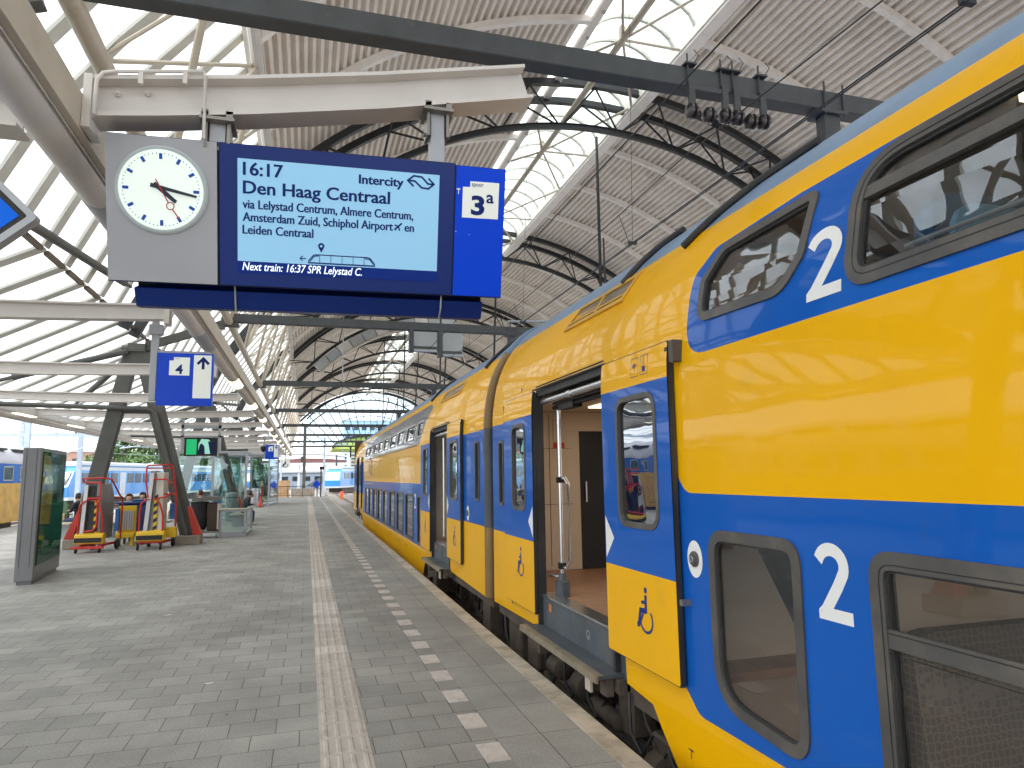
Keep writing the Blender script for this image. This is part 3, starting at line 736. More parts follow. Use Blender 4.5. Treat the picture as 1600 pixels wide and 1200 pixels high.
m = MB(); m.box(-8.55, -8.42, -16, 66, 3.60, 3.98); m.box(-8.418, -8.15, -16, 66, 3.62, 3.66); m.build('eave_fascia', 'white_steel', can, 0)
m = MB(); m.box(-1.42, -1.18, -16, 66, 10.45, 10.8); m.build('top_rail', 'white_steel', can, 0)
for k in range(-1, 4):
    y = AY[2]+14.05*k
    m = MB()
    for dy in (-.56, .56):
        for a, b in zip(RS, RS[1:]): m.beam((a[0], y+dy, a[1]-.30), (b[0]+.0, y+dy, b[1]-.30), .16, .26, upv=(-.7, 0, .6))
    m.build('rafter', 'truss_black', can, 0)

# cross beams
def ibeam(m, pts_top, pts_bot, y, w=.15, tf=.022):
    n = len(pts_top)
    for i in range(n-1):
        (xa, za), (xb, zb_) = pts_top[i], pts_top[i+1]; (xc, zc), (xd, zd) = pts_bot[i], pts_bot[i+1]
        for ww, q in ((.02, [(xa, za-tf), (xb, zb_-tf), (xd, zd+tf), (xc, zc+tf)]), (w, [(xa, za), (xb, zb_), (xb, zb_-tf), (xa, za-tf)]), (w, [(xc, zc+tf), (xd, zd+tf), (xd, zd), (xc, zc)])):
            m.add([(x, y-ww/2, z) for x, z in q]+[(x, y+ww/2, z) for x, z in q], [(0, 1, 2, 3), (7, 6, 5, 4), (0, 4, 5, 1), (1, 5, 6, 2), (2, 6, 7, 3), (3, 7, 4, 0)])
tp = [(-7.7+i*.6, 3.87-.05*(1-((i-5)/5.)**2)) for i in range(11)]; bt = [(x, z-.22+.03*(abs(i-5)/5.)) for i, (x, z) in enumerate(tp)]
BY = [9.2+4.683*k for k in range(12)]
cb = None
for i, y in enumerate(BY):
    lb = f'white steel canopy cross beam, {ORD[i]} one beyond the departure display'
    if cb is None:
        cb = thing('canopy_beam', lb, 'beam', (-4.7, y, 3.65), 'white canopy cross beams')
        m = MB(); ibeam(m, tp, bt, y, .16); m.build('web', 'white_steel', cb, 0)
        m = MB(); m.box(-7.95, -7.7, y-.1, y+.1, 3.66, 3.90); m.box(-1.72, -1.66, y-.1, y+.1, 3.62, 3.9); m.build('end_plate', 'white_steel', cb, 0)
    else: dup(cb, (0, y-BY[0], 0), 0, lb)
b1 = thing('display_beam', 'white cantilevered steel beam carrying the departure display, with a cut tip towards the train', 'beam', (0, 4.4, 3.8))
tp = [(-1.29, 4.085), (-.9, 4.143), (-.36, 4.232), (.43, 4.384), (1.415, 4.60)]
bt = [(-1.29, 3.83), (-.9, 3.883), (-.36, 3.970), (.43, 4.122), (1.475, 4.357)]
m = MB(); ibeam(m, tp, bt, 4.4, .20, .025); m.build('web', 'white_steel', b1, 0)
m = MB(); m.box(-1.30, -1.255, 4.29, 4.51, 3.76, 4.09); m.build('end_plate', 'white_steel', b1, 0)
m = MB(); ibeam(m, [(-7.7, 3.93), (-1.62, 3.93)], [(-7.7, 3.72), (-1.62, 3.72)], 4.4, .2); m.build('rear_web', 'white_steel', b1, 0)
m = MB()
for x, z in ((-1.14, 4.03), (-.98, 4.055)): m.lathe([(.018, 0), (.018, .014), (.010, .014), (.010, .03)], (x, 4.385, z), 'y', 8)
for v in range(len(m.v)): m.v[v] = (m.v[v][0], 2*4.385-m.v[v][1], m.v[v][2])
m.build('bolt', 'white_steel', b1)
m = MB(); m.tube([(-1.27, 4.33, 3.82), (-1.235, 4.29, 3.84), (-1.23, 4.285, 4.05), (-1.20, 4.285, 4.10), (-1.14, 4.285, 4.118), (-.66, 4.285, 4.195), (-.645, 4.28, 4.16), (-.645, 4.285, 3.76)], .012, 8)
for x in (-1.0, -.76): m.box(x-.012, x+.012, 4.275, 4.30, 4.06+(x+1)*.16, 4.145+(x+1)*.16)
m.build('cable_conduit', 'white_steel', b1)

# light troughs
tr = thing('light_trough', 'long white half-round lamp trough running along the canopy edge past the display', 'lamp trough', (-1.5, 25, 3.7))
m = MB(); c = (-1.475, 3.775); n = 12
prof = [(c[0]-.122, 3.90)]+[(c[0]+.122*cos(pi+pi*i/n), c[1]+.122*sin(pi+pi*i/n)) for i in range(n+1)]+[(c[0]+.122, 3.90)]
m.prism(prof, lambda u, v, d: (u, d, v), -16, 66)
m.build('casing', 'white_steel', tr, 40)
m = MB(); m.box(-1.345, -1.302, -16, 66, 3.735, 3.96); m.box(-1.353, -1.346, -16, 66, 3.80, 3.9); m.build('side_beam', 'cream_steel', tr, 0)
m = MB(); m.box(-1.352, -1.346, -16, 66, 3.72, 3.78); m.build('lip', 'white_steel', tr, 0)
for i in range(12):
    y = 5.35+4.683*i
    m = MB(); pr = [(c[0]+.127*cos(pi+pi*(j+1.5)/n), c[1]+.127*sin(pi+pi*(j+1.5)/n)) for j in range(n-2)]
    m.prism(pr, lambda u, v, d: (u, d, v), y, y+1.15); m.build('lamp', 'lamp_lit' if i > 1 else 'galv', tr, 40)
tl = thing('eave_trough', 'flat pale lamp trough along the far left eave of the canopy with lit strips', 'lamp trough', (-7.9, 25, 3.6))
m = MB(); m.add([(-8.14, -16, 3.68), (-7.62, -16, 3.64), (-7.62, 66, 3.64), (-8.14, 66, 3.68), (-8.14, -16, 3.82), (-7.62, -16, 3.82), (-7.62, 66, 3.82), (-8.14, 66, 3.82)], [(3, 2, 1, 0), (4, 5, 6, 7), (0, 1, 5, 4), (1, 2, 6, 5), (2, 3, 7, 6), (3, 0, 4, 7)])
m.build('casing', 'white_steel', tl, 0)
for i in range(11):
    y = 13+4.683*i; m = MB(); m.box(-7.95, -7.75, y, y+1.3, 3.635, 3.68); m.build('lamp', 'eave_lamp', tl, 0)

# A-shaped supports
def aframe(y, label):
    t = thing('support_frame', label, 'support frame', (-4.5, y, 0), 'dark A-shaped canopy supports')
    for x0, x1 in ((-5.62, -4.66), (-3.02, -4.36)):
        m = MB(); m.beam((x0, y, .22), (x1, y, 5.1), .22, .40, upv=(1, 0, .25)); m.build('leg', 'frame_dark', t, 0, bevel=.03)
    m = MB(); m.box(-5.05, -3.9, y-.09, y+.09, 3.52, 3.72); m.build('crossbar', 'frame_dark', t, 0, bevel=.02)
    m = MB(); m.prism(rpoly([(-4.86, 4.75), (-4.16, 4.75), (-4.2, 5.2), (-4.82, 5.2)], .12), lambda u, v, d: (u, y+d, v), -.12, .12); m.box(-4.72, -4.3, y-.2, y+.2, 5.2, 5.42); m.tube([(-4.9, y, 5.3), (-4.1, y, 5.3)], .09, 8); m.build('head', 'frame_dark', t, 40)
    for x0, s in ((-5.62, 1), (-3.02, -1)):
        m = MB(); m.box(x0-.32, x0+.32, y-.28, y+.28, 0, .24); m.build('foot_block', 'concrete', t, 0, bevel=.02)
        m = MB(); m.prism([(x0-s*.33, .245), (x0-s*.12, .245), (x0+s*.05, 1.0), (x0-s*.02, 1.0)], lambda u, v, d: (u, y+d, v), -.17, .15); m.build('guard', 'red_dull', t, 0)
    m = MB(); m.beam((-4.3, y, 5.38), (-2.4, y, 6.08), .16, .22); m.build('strut', 'frame_dark', t, 0)
    for p in ((-7.2, y-1.9, 4.05), (-6.9, y+3.3, 4.05), (-4.12, y+11.2, 6.3)):
        m = MB(); q = Vector((-4.5, y, 5.3)); p = Vector(p); e = (p-q).normalized()
        m.tube([q, q+e*.3, q+e*.32, p-e*.5, p-e*.48, p], [.05, .05, .085, .085, .05, .04], 10); m.build('strut', 'frame_dark', t)
    m = MB(); m.tube([(-7.6, y-.2, 3.72), (-5.2, y-.2, 3.66), (-4.12, y-.2, 3.62), (-3.98, y-.2, 3.55), (-3.05, y-.2, .25)], .065, 10); m.build('drain_pipe', 'frame_dark', t)
    return t
af = aframe(20.7, 'dark A-shaped canopy support standing over the red trolleys')
for k, lb in ((-1, 'dark A-shaped canopy support left of the viewpoint behind the display'), (1, 'second dark A-shaped canopy support, by the seated man and glass screens'), (2, 'third dark A-shaped canopy support, behind the grey cylinder bin'), (3, 'farthest dark A-shaped canopy support near the platform end')):
    dup(af, (0, 14.05*k, 0), 0, lb)
# tall column at the end of the hall
t = thing('tall_column', 'tall grey steel column behind the platform-end fence', 'column', (-.25, 77, -1))
m = MB(); m.box(-.42, -.10, 76.84, 77.16, -.3, 7.5); m.build('shaft', 'frame_dark', t, 0, bevel=.02)
m = MB(); m.box(-1.5, .85, 75.6, 77.6, -1, .62); m.build('pier', 'concrete', t, 0)
m = MB(); m.box(-.62, -.42, 76.9, 77.1, 3.4, 4.0); m.build('junction_box', 'beam_dark', t, 0)

# ================================================================== DEPARTURE DISPLAY
SC = Vector((.0304, 4.40, 3.349)); sa, st_ = -.055, .253
SX = Vector((cos(sa), sin(sa), 0)); sn = Vector((sin(sa), -cos(sa), 0)); SV = Vector((0, 0, 1))*cos(st_)+sn*sin(st_); SN = SX.cross(SV)
def SG(u, v, d): return SC+SX*u+SV*v+SN*d
def rect(a, b, c, d): return [(a, c), (b, c), (b, d), (a, d)]
dd = thing('departure_display', 'hanging blue departure display with clock, train screen and platform number', 'departure display', (0, 4.4, 2.77))
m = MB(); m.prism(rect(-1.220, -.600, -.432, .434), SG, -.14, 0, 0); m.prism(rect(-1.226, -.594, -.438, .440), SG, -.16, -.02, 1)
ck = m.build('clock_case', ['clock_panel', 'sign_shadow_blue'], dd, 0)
m = MB(); m.lathe([(.262, 0), (.262, .012), (.250, .022), (.238, .022)], (0, 0, 0), 'z', 48)
m.v = [tuple(SG(-.910+x, .121+y, z)) for x, y, z in m.v]; m.build('clock_rim', 'clock_ring', ck)
m = MB(); m.disc(-.910, .121, .238, SG, .0235, 0, 48); m.build('clock_face', 'clock_face', ck, 0)
m = MB()
for i in range(60):
    a = 2*pi*i/60; s_, c_ = sin(a), cos(a)
    if i % 5 == 0: m.stroke([(-.910+s_*.180, .121+c_*.180), (-.910+s_*.214, .121+c_*.214)], .018, SG, .0255)
    else: m.disc(-.910+s_*.214, .121+c_*.214, .0032, SG, .0255, 0, 8)
m.build('clock_marks', 'clock_blue', ck, 0)
m = MB(); m.prism([(-.940, .166), (-.960, .147), (-.835, .043), (-.820, .060)], SG, .028, .031); m.build('clock_hand', 'hand_dark', ck, 0)
m = MB(); m.prism([(-.966, .157), (-.708, .098), (-.711, .084), (-.970, .133)], SG, .033, .036); m.build('clock_hand', 'hand_dark', ck, 0)
m = MB(); m.stroke([(-.937, .181), (-.867, .043)], .007, SG, .040); m.stroke([(-.848, .010), (-.806, -.050)], .007, SG, .040)
m.stroke([(-.857+.021*cos(2*pi*i/18), .026+.021*sin(2*pi*i/18)) for i in range(18)], .006, SG, .040, closed=True); m.build('second_hand', 'hand_red', ck, 0)
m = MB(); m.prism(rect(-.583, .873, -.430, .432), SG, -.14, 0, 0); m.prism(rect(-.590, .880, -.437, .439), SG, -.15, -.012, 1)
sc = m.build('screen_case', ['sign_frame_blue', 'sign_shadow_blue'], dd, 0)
m = MB(); m.flat(rect(-.480, .773, -.277, .350), SG, .003); m.build('screen', 'screen', sc, 0)
m = MB(); m.flat(rect(-.480, .777, -.350, -.277), SG, .003); m.build('screen_band', 'screen_band', sc, 0)
B_ = .012
m = MB(); m.heavy = .0016
m.text('16:17', -.447, .252, .080, .236, SG, .005, 0, B_)
m.text('Den Haag Centraal', -.447, .140, .080, .900, SG, .005, 0, B_)
m.text('via Lelystad Centrum, Almere Centrum,', -.450, .049, .056, 1.056, SG, .005, 0, .007)
m.text('Amsterdam Zuid, Schiphol Airport', -.449, -.029, .056, .925, SG, .005, 0, .007)
m.text('en', .553, -.029, .056, .060, SG, .005, 0, .007)
m.text('Leiden Centraal', -.450, -.107, .056, .425, SG, .005, 0, .007)
m.text('Intercity', .255, .256, .058, .283, SG, .005, 0, .016)
m.build('writing', 'ink', sc, 0)
m = MB()
def lg(x, y): return (.566+(x-948)/165*.171, .333-(y-1107)/73*.077)
m.stroke([lg(*p) for p in ((985, 1172), (948, 1138), (985, 1108), (1035, 1111), (1075, 1150), (1108, 1151))], .0115, SG, .005)
m.stroke([lg(*p) for p in ((1077, 1116), (1113, 1150), (1078, 1180), (1035, 1176), (992, 1139), (958, 1138))], .0115, SG, .005)
m.build('operator_logo', 'ink', sc, 0)
m = MB()  # aircraft symbol, pin, train outline, arrow
m.stroke([(.488, -.022), (.534, .022)], .011, SG, .005); m.stroke([(.512, .001), (.486, .008)], .009, SG, .0052); m.stroke([(.512, .001), (.520, -.026)], .009, SG, .0052)
m.stroke([(.492, -.018), (.484, -.014)], .006, SG, .0052); m.stroke([(.492, -.018), (.495, -.028)], .006, SG, .0052)
m.flat([(.025, -.198), (.012, -.174), (.006, -.160)]+[(.025+.020*cos(a), -.157+.020*sin(a)) for a in [pi-pi*i/10 for i in range(11)]]+[(.044, -.160), (.038, -.174)], SG, .005)
m.stroke([(-.105, -.241), (-.067, -.241)], .006, SG, .005); m.stroke([(-.089, -.226), (-.105, -.241), (-.089, -.256)], .006, SG, .005)
m.stroke([(-.053, -.266), (-.05, -.25), (-.022, -.217), (-.005, -.213), (.315, -.213), (.333, -.217), (.361, -.25), (.364, -.266)], .0065, SG, .005)
m.stroke([(-.055, -.266), (.366, -.266)], .009, SG, .0052); m.stroke([(-.045, -.257), (-.018, -.224), (0, -.220), (.01, -.220)], .006, SG, .005); m.stroke([(.356, -.257), (.33, -.224), (.30, -.220)], .006, SG, .005)
for x in (.016, .086, .156, .226, .296): m.stroke([(x, -.215), (x, -.264)], .003, SG, .0054)
m.build('symbols', 'ink', sc, 0)
m = MB(); m.disc(.025, -.157, .008, SG, .0056, 0, 12); m.build('pin_centre', 'screen', sc, 0)
m = MB(); m.text('Next train: 16:37 SPR Lelystad C.', -.452, -.332, .050, .735, SG, .005, 0, .008, .22); m.build('writing', 'white_text', sc, 0)
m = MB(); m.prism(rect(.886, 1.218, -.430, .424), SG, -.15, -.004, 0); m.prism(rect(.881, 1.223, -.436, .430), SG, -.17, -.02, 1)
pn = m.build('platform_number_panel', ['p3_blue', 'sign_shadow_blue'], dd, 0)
m = MB(); m.flat([(.931, .089), (1.177, .092), (1.177, .331), (.980, .329), (.980, .291), (.931, .289)], SG, .001); m.build('number_field', 'white_lit', pn, 0)
m = MB(); m.text('3', .990, .116, .122, .092, SG, .003, 0, .035); m.text('a', 1.092, .196, .082, .052, SG, .003, 0, .02); m.text('spoor', .990, .297, .030, .080, SG, .003, 0, .006); m.build('writing', 'ink', pn, 0)
m = MB(); m.flat(rect(.890, .915, .268, .278), SG, -.003); m.flat(rect(.900, .906, .240, .278), SG, -.0025); m.disc(.893, -.005, .004, SG, -.003, 0, 8); m.disc(.985, -.02, .0025, SG, -.003, 0, 8); m.build('scuff_mark', 'white_paint', pn, 0)
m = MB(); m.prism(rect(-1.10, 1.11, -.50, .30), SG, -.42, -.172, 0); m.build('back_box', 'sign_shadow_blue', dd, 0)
m = MB(); m.prism([(-.47, -.06), (-.585, -.10), (-.60, -.18), (-.59, -.40), (-.45, -.42), (-.45, -.20)], lambda u, v, d: SG(d, u, v), -1.095, 1.105, 0)
m.prism([(-.435, -.145), (-.515, -.18), (-.52, -.25), (-.435, -.25)], lambda u, v, d: SG(d, u, v), -1.0, 1.02, 0); m.build('carrier_box', 'sign_frame_blue', dd, 0, bevel=.004)
m = MB(); m.tube([SG(-.505, -.43, -.05), SG(-.505, -.60, -.09)], .006, 6); m.build('cable', 'galv', dd); m = MB(); m.tube([SG(.815, -.43, -.05), SG(.81, -.53, -.03), SG(.805, -.60, -.08)], .006, 6); m.build('cable', 'galv', dd)
for x, zt in ((-.575, 3.935), (.80, 4.195)):
    m = MB(); m.box(x-.048, x+.048, 4.35, 4.45, 3.73, zt-.03); m.build('post', 'galv', dd, 0, bevel=.004)
    m = MB(); m.box(x-.10, x+.10, 4.29, 4.51, zt-.035, zt-.015); m.box(x-.075, x-.055, 4.33, 4.47, zt-.20, zt-.035); m.box(x+.055, x+.075, 4.33, 4.47, zt-.20, zt-.035)
    for sx in (-.09, .05): m.box(x+sx, x+sx+.04, 4.30, 4.33, zt-.015, zt+.03)
    m.tube([(x-.09, 4.40, zt-.17), (x+.09, 4.40, zt-.17)], .014, 8); m.build('post_bracket', 'steel_worn', dd, 0)

# ================================================================== SMALLER SIGNS
def sign4(Y, x0, x1, z0, z1, label, grp, num=True):
    t = thing('platform_sign', label, 'sign', ((x0+x1)/2, Y, z0), grp); w, h = x1-x0, z1-z0; F = lambda u, v, d: (x0+u*w/.66, Y-d, z1-v*h/.68)
    m = MB(); m.box(x0, x1, Y, Y+.10, z0, z1); m.build('panel', 'sign_blue', t, 0, bevel=.004)
    m = MB(); m.box(x0-.09, x0-.01, Y+.02, Y+.09, z0+.06, z1+.42); m.box(x0-.12, x0+.04, Y+.0, Y+.11, z1+.24, z1+.37); m.box(x0-.01, x1-.05, Y+.02, Y+.09, z1+.002, z1+.035); m.build('hanger', 'galv', t, 0, bevel=.004)
    m = MB(); m.flat([(.14, .29), (.38, .29), (.38, .053), (.19, .053), (.19, .098), (.14, .098)], F, .003); m.flat([(.427, .585), (.64, .585), (.64, .018), (.427, .018)], F, .003); m.build('white_field', 'white_lit', t, 0)
    m = MB(); G = lambda u, v, d: F(.213+u, .268-v, d)
    m.text('4', 0, 0, .12, .088, G, .005, 0, .03); m.text('spoor', -.01, .19, .018, .06, G, .005, 0, .0)
    m.stroke([(.54, .205), (.54, .065)], .034, F, .005); m.stroke([(.472, .135), (.54, .062), (.608, .135)], .034, F, .0055); m.build('symbols', 'ink', t, 0)
    return t
sign4(9.6, -1.86, -1.20, 2.665, 3.34, 'blue hanging sign with platform number 4 and an up arrow, near the departure display', 'signs to platform 4')
sign4(33, -1.80, -1.24, 2.58, 3.21, 'small distant blue sign for platform 4 with an up arrow, above the glass shelter', 'signs to platform 4')
t = thing('wheelchair_sign', 'small cream sign with a wheelchair symbol hanging by the glass shelter', 'sign', (-1.13, 40, 2.28))
m = MB(); m.box(-1.37, -.90, 40, 40.1, 2.28, 2.74); m.build('panel', 'white_lit', t, 0, bevel=.01); m = MB(); m.box(-1.16, -1.11, 40.02, 40.08, 2.745, 3.65); m.build('hanger', 'galv', t, 0)
def wheelchair(m, F, d, s, w):
    m.disc(.50*s, .93*s, .07*s, F, d, 0, 14)
    m.stroke([(.50*s, .82*s), (.49*s, .47*s), (.22*s, .45*s), (.13*s, .12*s), (.04*s, .10*s)], w*s*1.5, F, d+.0003); m.stroke([(.50*s, .66*s), (.28*s, .64*s)], w*s, F, d+.0006)
    m.stroke([(.36*s, .40*s)]+[(.50*s+.30*s*cos(a), .27*s+.27*s*sin(a)) for a in [radians(q) for q in range(195, 420, 15)]], w*s*.8, F, d+.0009)
m = MB(); wheelchair(m, lambda u, v, d: (-1.30+u, 40-d, 2.33+v), .004, .36, .10); m.build('symbol', 'ink', t, 0)
t = thing('security_camera', 'dark dome camera on a bracket under the canopy, left of the distant blue sign', 'camera', (-1.7, 30, 2.8))
m = MB(); m.lathe([(.02, -.16), (.09, -.10), (.11, 0), (.11, .06), (.05, .1)], (-1.72, 30, 2.95), 'z', 14); m.build('housing', 'black', t); m = MB(); m.tube([(-1.72, 30, 3.02), (-1.72, 30, 3.2), (-1.55, 30, 3.25), (-1.53, 30, 3.7)], .025, 8); m.build('arm', 'galv', t)
# screen hung in a grey frame
t = thing('video_screen', 'black video screen with a green panel and a camera picture, in a grey hanging frame', 'screen', (-3.27, 24, 2.47))
m = MB(); m.box(-3.76, -2.78, 24, 24.12, 2.47, 3.04); m.build('case', 'black', t, 0, bevel=.01)
m = MB(); m.box(-3.86, -3.78, 24.0, 24.1, 2.55, 3.7); m.box(-2.76, -2.68, 24.0, 24.1, 2.55, 3.7); m.box(-3.86, -2.68, 24.0, 24.1, 3.06, 3.12); m.box(-3.86, -2.68, 24.0, 24.1, 3.35, 3.45); m.build('frame', 'galv', t, 0)
F = lambda u, v, d: (-3.76+u, 24-d, 2.47+v)
m = MB(); m.flat(rect(.07, .37, .04, .53), F, .003); m.build('green_field', 'monitor_green', t, 0)
m = MB(); m.flat([(.42, .06), (.90, .06), (.92, .30), (.72, .52), (.50, .54), (.42, .36)], F, .003); m.build('picture', 'monitor_mint', t, 0)
m = MB(); m.flat([(.40, .06), (.62, .06), (.60, .30), (.52, .40), (.46, .36)], F, .0045); m.flat([(.78, .06), (.93, .06), (.93, .46), (.70, .46)], F, .0045); m.build('picture_shadow', 'sign_shadow_blue', t, 0)
# diamond sign
t = thing('diamond_sign', 'blue diamond panel in a grey frame, cut by the left edge of the view', 'sign', (-1.83, 4.2, 3.16))
D = lambda u, v, d: (-1.83+(u-v)*.7071, 4.2-d+(u-v)*.05, 3.165+(u+v)*.7071)
m = MB(); m.ring(rpoly(rect(-.27, .27, -.27, .27), .03), rpoly(rect(-.235, .235, -.235, .235), .015), D, -.06, .012); m.build('frame', 'galv', t)
m = MB(); m.flat(rect(-.24, .24, -.24, .24), D, 0, 0); m.build('panel', 'black', t, 0)
m = MB(); m.flat(rect(-.205, .205, -.205, .205), D, .003, 0); m.build('blue_field', 'diamond_blue', t, 0)
m = MB(); m.tube([D(.27, .27, -.04), (-1.83, 4.24, 3.72)], .03, 8); m.build('hanger', 'galv', t)
# information pillar
t = thing('information_pillar', 'grey slab pillar with a dark green glazed panel on its broad side', 'pillar', (-4.65, 14.8, 0))
ko = Vector((-4.40, 13.76, 0)); ka = Vector((-.24, 2.14, 0)).normalized(); kb = Vector((-2.14, -.24, 0)).normalized()
K = lambda u, v, d: tuple(ko+ka*u+Vector((0, 0, v))-kb*d)
m = MB(); m.prism(rect(0, 2.12, .06, 2.31), K, -.27, 0); m.build('case', 'kiosk_grey', t, 0, bevel=.012, seg=2)
m = MB(); m.prism(rect(.05, 2.05, 0, .06), K, -.24, -.03); m.build('plinth', 'kiosk_grey', t, 0)
m = MB(); m.prism(rect(.13, 2.02, .30, 2.24), K, .003, .014); m.build('poster', 'kiosk_green', t, 0)
m = MB(); m.flat([(.14, 1.0), (.95, .95), (1.02, 1.6), (.92, 2.0), (.6, 2.18), (.14, 2.22)], K, .0155); m.build('painted_reflection', 'kiosk_reflection', t, 0)  # train's yellow reflection painted on as a flat patch
m = MB(); m.flat([(.2, .42), (1.95, .5), (1.95, 1.35), (1.06, 1.4), (1.0, .92), (.2, .96)], K, .0155); m.build('timetable', 'kiosk_map', t, 0)
m = MB(); m.prism(rect(.12, 2.03, .29, 2.25), K, .02, .026); m.build('pane', 'pane_kiosk', t, 0)
m = MB(); m.prism(rect(-.006, .02, .3, 2.28), lambda u, v, d: tuple(ko+kb*(.06+d)+ka*(u)+Vector((0, 0, v))), 0, .004); m.prism(rect(-.006, .02, .3, 2.28), lambda u, v, d: tuple(ko+kb*(.21+d)+ka*(u)+Vector((0, 0, v))), 0, .004); m.build('joint', 'rubber', t, 0)

# ================================================================== NEAR TRAIN
PZ = [-2, 0, 2.36, 2.46, 2.6, 2.72, 2.85, 3.0, 3.13, 3.25, 3.36, 3.47, 3.58, 3.67, 3.74, 3.80, 3.84, 3.86]
PXs = [2.3, 2.3, 2.3, 2.303, 2.317, 2.335, 2.36, 2.406, 2.46, 2.525, 2.60, 2.69, 2.80, 2.92, 3.05, 3.22, 3.42, 3.7]
def PX(z):
    for i in range(len(PZ)-1):
        if z <= PZ[i+1]: return PXs[i]+(PXs[i+1]-PXs[i])*(z-PZ[i])/(PZ[i+1]-PZ[i])
    return 3.7
def TR(y, z, d):
    e = .02; tx, tz = PX(z+e)-PX(z-e), 2*e; l = sqrt(tx*tx+tz*tz)
    return (PX(z)-d*tz/l, y, z+d*tx/l)
BRK = [2.36, 2.46, 2.6, 2.72, 2.85, 3.0, 3.13, 3.25, 3.36, 3.47, 3.58, 3.67, 3.74, 3.80, 3.84]
def mirror_side(parent, y0, y1, zb, gaps=()):
    hs = [rect(*g) for g in gaps]
    skin('far_side', rect(y0, y1, zb, 3.86), hs, [], ['blue'], lambda y, z, d: (7.4-TR(y, z, d)[0], y, z), 0, parent, BRK)
    for h in hs: m = MB(); m.flat(h, lambda u, v, d: (5.08, u, v), 0); m.build('far_window', 'pane_dark', parent, 0)
def window(parent, outer, inner, pane='pane_dark', d0=-.035, d1=.012, tinner=None, transom=None, dots=True, fm='window_frame'):
    m = MB(); m.ring(outer, inner, TR, d0, d1); f = m.build('window', fm, parent, 40)
    m = MB(); gi = inset(inner, -.01); m.flat(gi, TR, -.015); m.build('pane', pane, f, 0)
    m = MB(); go = inset(inner, .012); m.ring(inner, go, TR, -.014, -.004); m.build('gasket', 'rubber', f, 0)
    if transom:
        m = MB(); m.prism(transom, TR, -.012, .008); m.build('transom', fm, f, 0)
    return f
def door_leaf(parent, y0, y1, z0, win, livery_split, diamond_side, icons, rear):
    P = rpoly([(y0, z0), (y1, z0), (y1, 2.575), (y0, 2.575)], .02, 2); OF = .052
    regs = [(rect(y0-.1, y1+.1, 1.035, 2.345), 1)]
    dl = skin('door', P, [win], regs, ['yellow', 'blue'], TR, OF, parent, [2.36, 2.46])
    m = MB(); m.ring(P, inset(P, .03), TR, .012, OF-.001); m.ring(inset(P, -.010), inset(P, .012), TR, .02, OF-.010)
    y_ = y0 if rear < 0 else y1
    m.box(2.256, 2.288, y_-.006, y_+.03, z0+.03, 2.54); m.build('seal', 'rubber', dl, 0)
    m = MB(); wo = inset(win, -.03); m.ring(wo, inset(win, .008), TR, OF-.05, OF+.006); f = m.build('window', 'window_frame', dl, 40)
    m = MB(); m.flat(win, TR, OF-.02); m.build('pane', 'pane_door', dl, 0)
    m = MB(); m.flat(inset(P, .03), TR, .034) if False else None
    # inner lining with its own window opening
    skin('lining', inset(P, .02), [win], [], ['kiosk_grey'], TR, .018, dl, [2.36, 2.46])
    if diamond_side:
        ye = y1-.015 if diamond_side > 0 else y0+.015; s = -1 if diamond_side > 0 else 1
        m = MB(); m.flat([(ye, 1.075), (ye, 1.395), (ye+s*.15, 1.235)], TR, OF+.002); m.build('white_mark', 'white_paint', dl, 0)
    m = MB()
    if 'chair' in icons:
        yc = (y0+y1)/2-.12 if rear < 0 else (y0+y1)/2-.1
        wheelchair(m, lambda u, v, d: TR(yc+.16-u, .64+v, OF+d), .002, .30, .075)
    if 'wifi' in icons:
        for a in (4.45, 4.305):
            m.stroke([(a-.055, 2.405), (a+.055, 2.405), (a+.055, 2.535), (a-.055, 2.535)], .004, lambda u, v, d: TR(u, v, OF+d), .002, closed=True)
        for r in (.014, .026, .038): m.stroke([(4.45+r*sin(radians(q)), 2.455+r*cos(radians(q))) for q in range(-55, 56, 10)], .007, lambda u, v, d: TR(u, v, OF+d), .0022)
        m.disc(4.45, 2.448, .006, lambda u, v, d: TR(u, v, OF+d), .002, 0, 8); m.disc(4.45, 2.428, .004, lambda u, v, d: TR(u, v, OF+d), .002, 0, 8)
        m.flat(rect(4.285, 4.33, 2.425, 2.46), lambda u, v, d: TR(u, v, OF+d), .0024); m.stroke([(4.315, 2.46), (4.312, 2.525)], .005, lambda u, v, d: TR(u, v, OF+d), .002)
    if m.v: m.build('symbol', 'sign_frame_blue', dl, 0)
    return dl
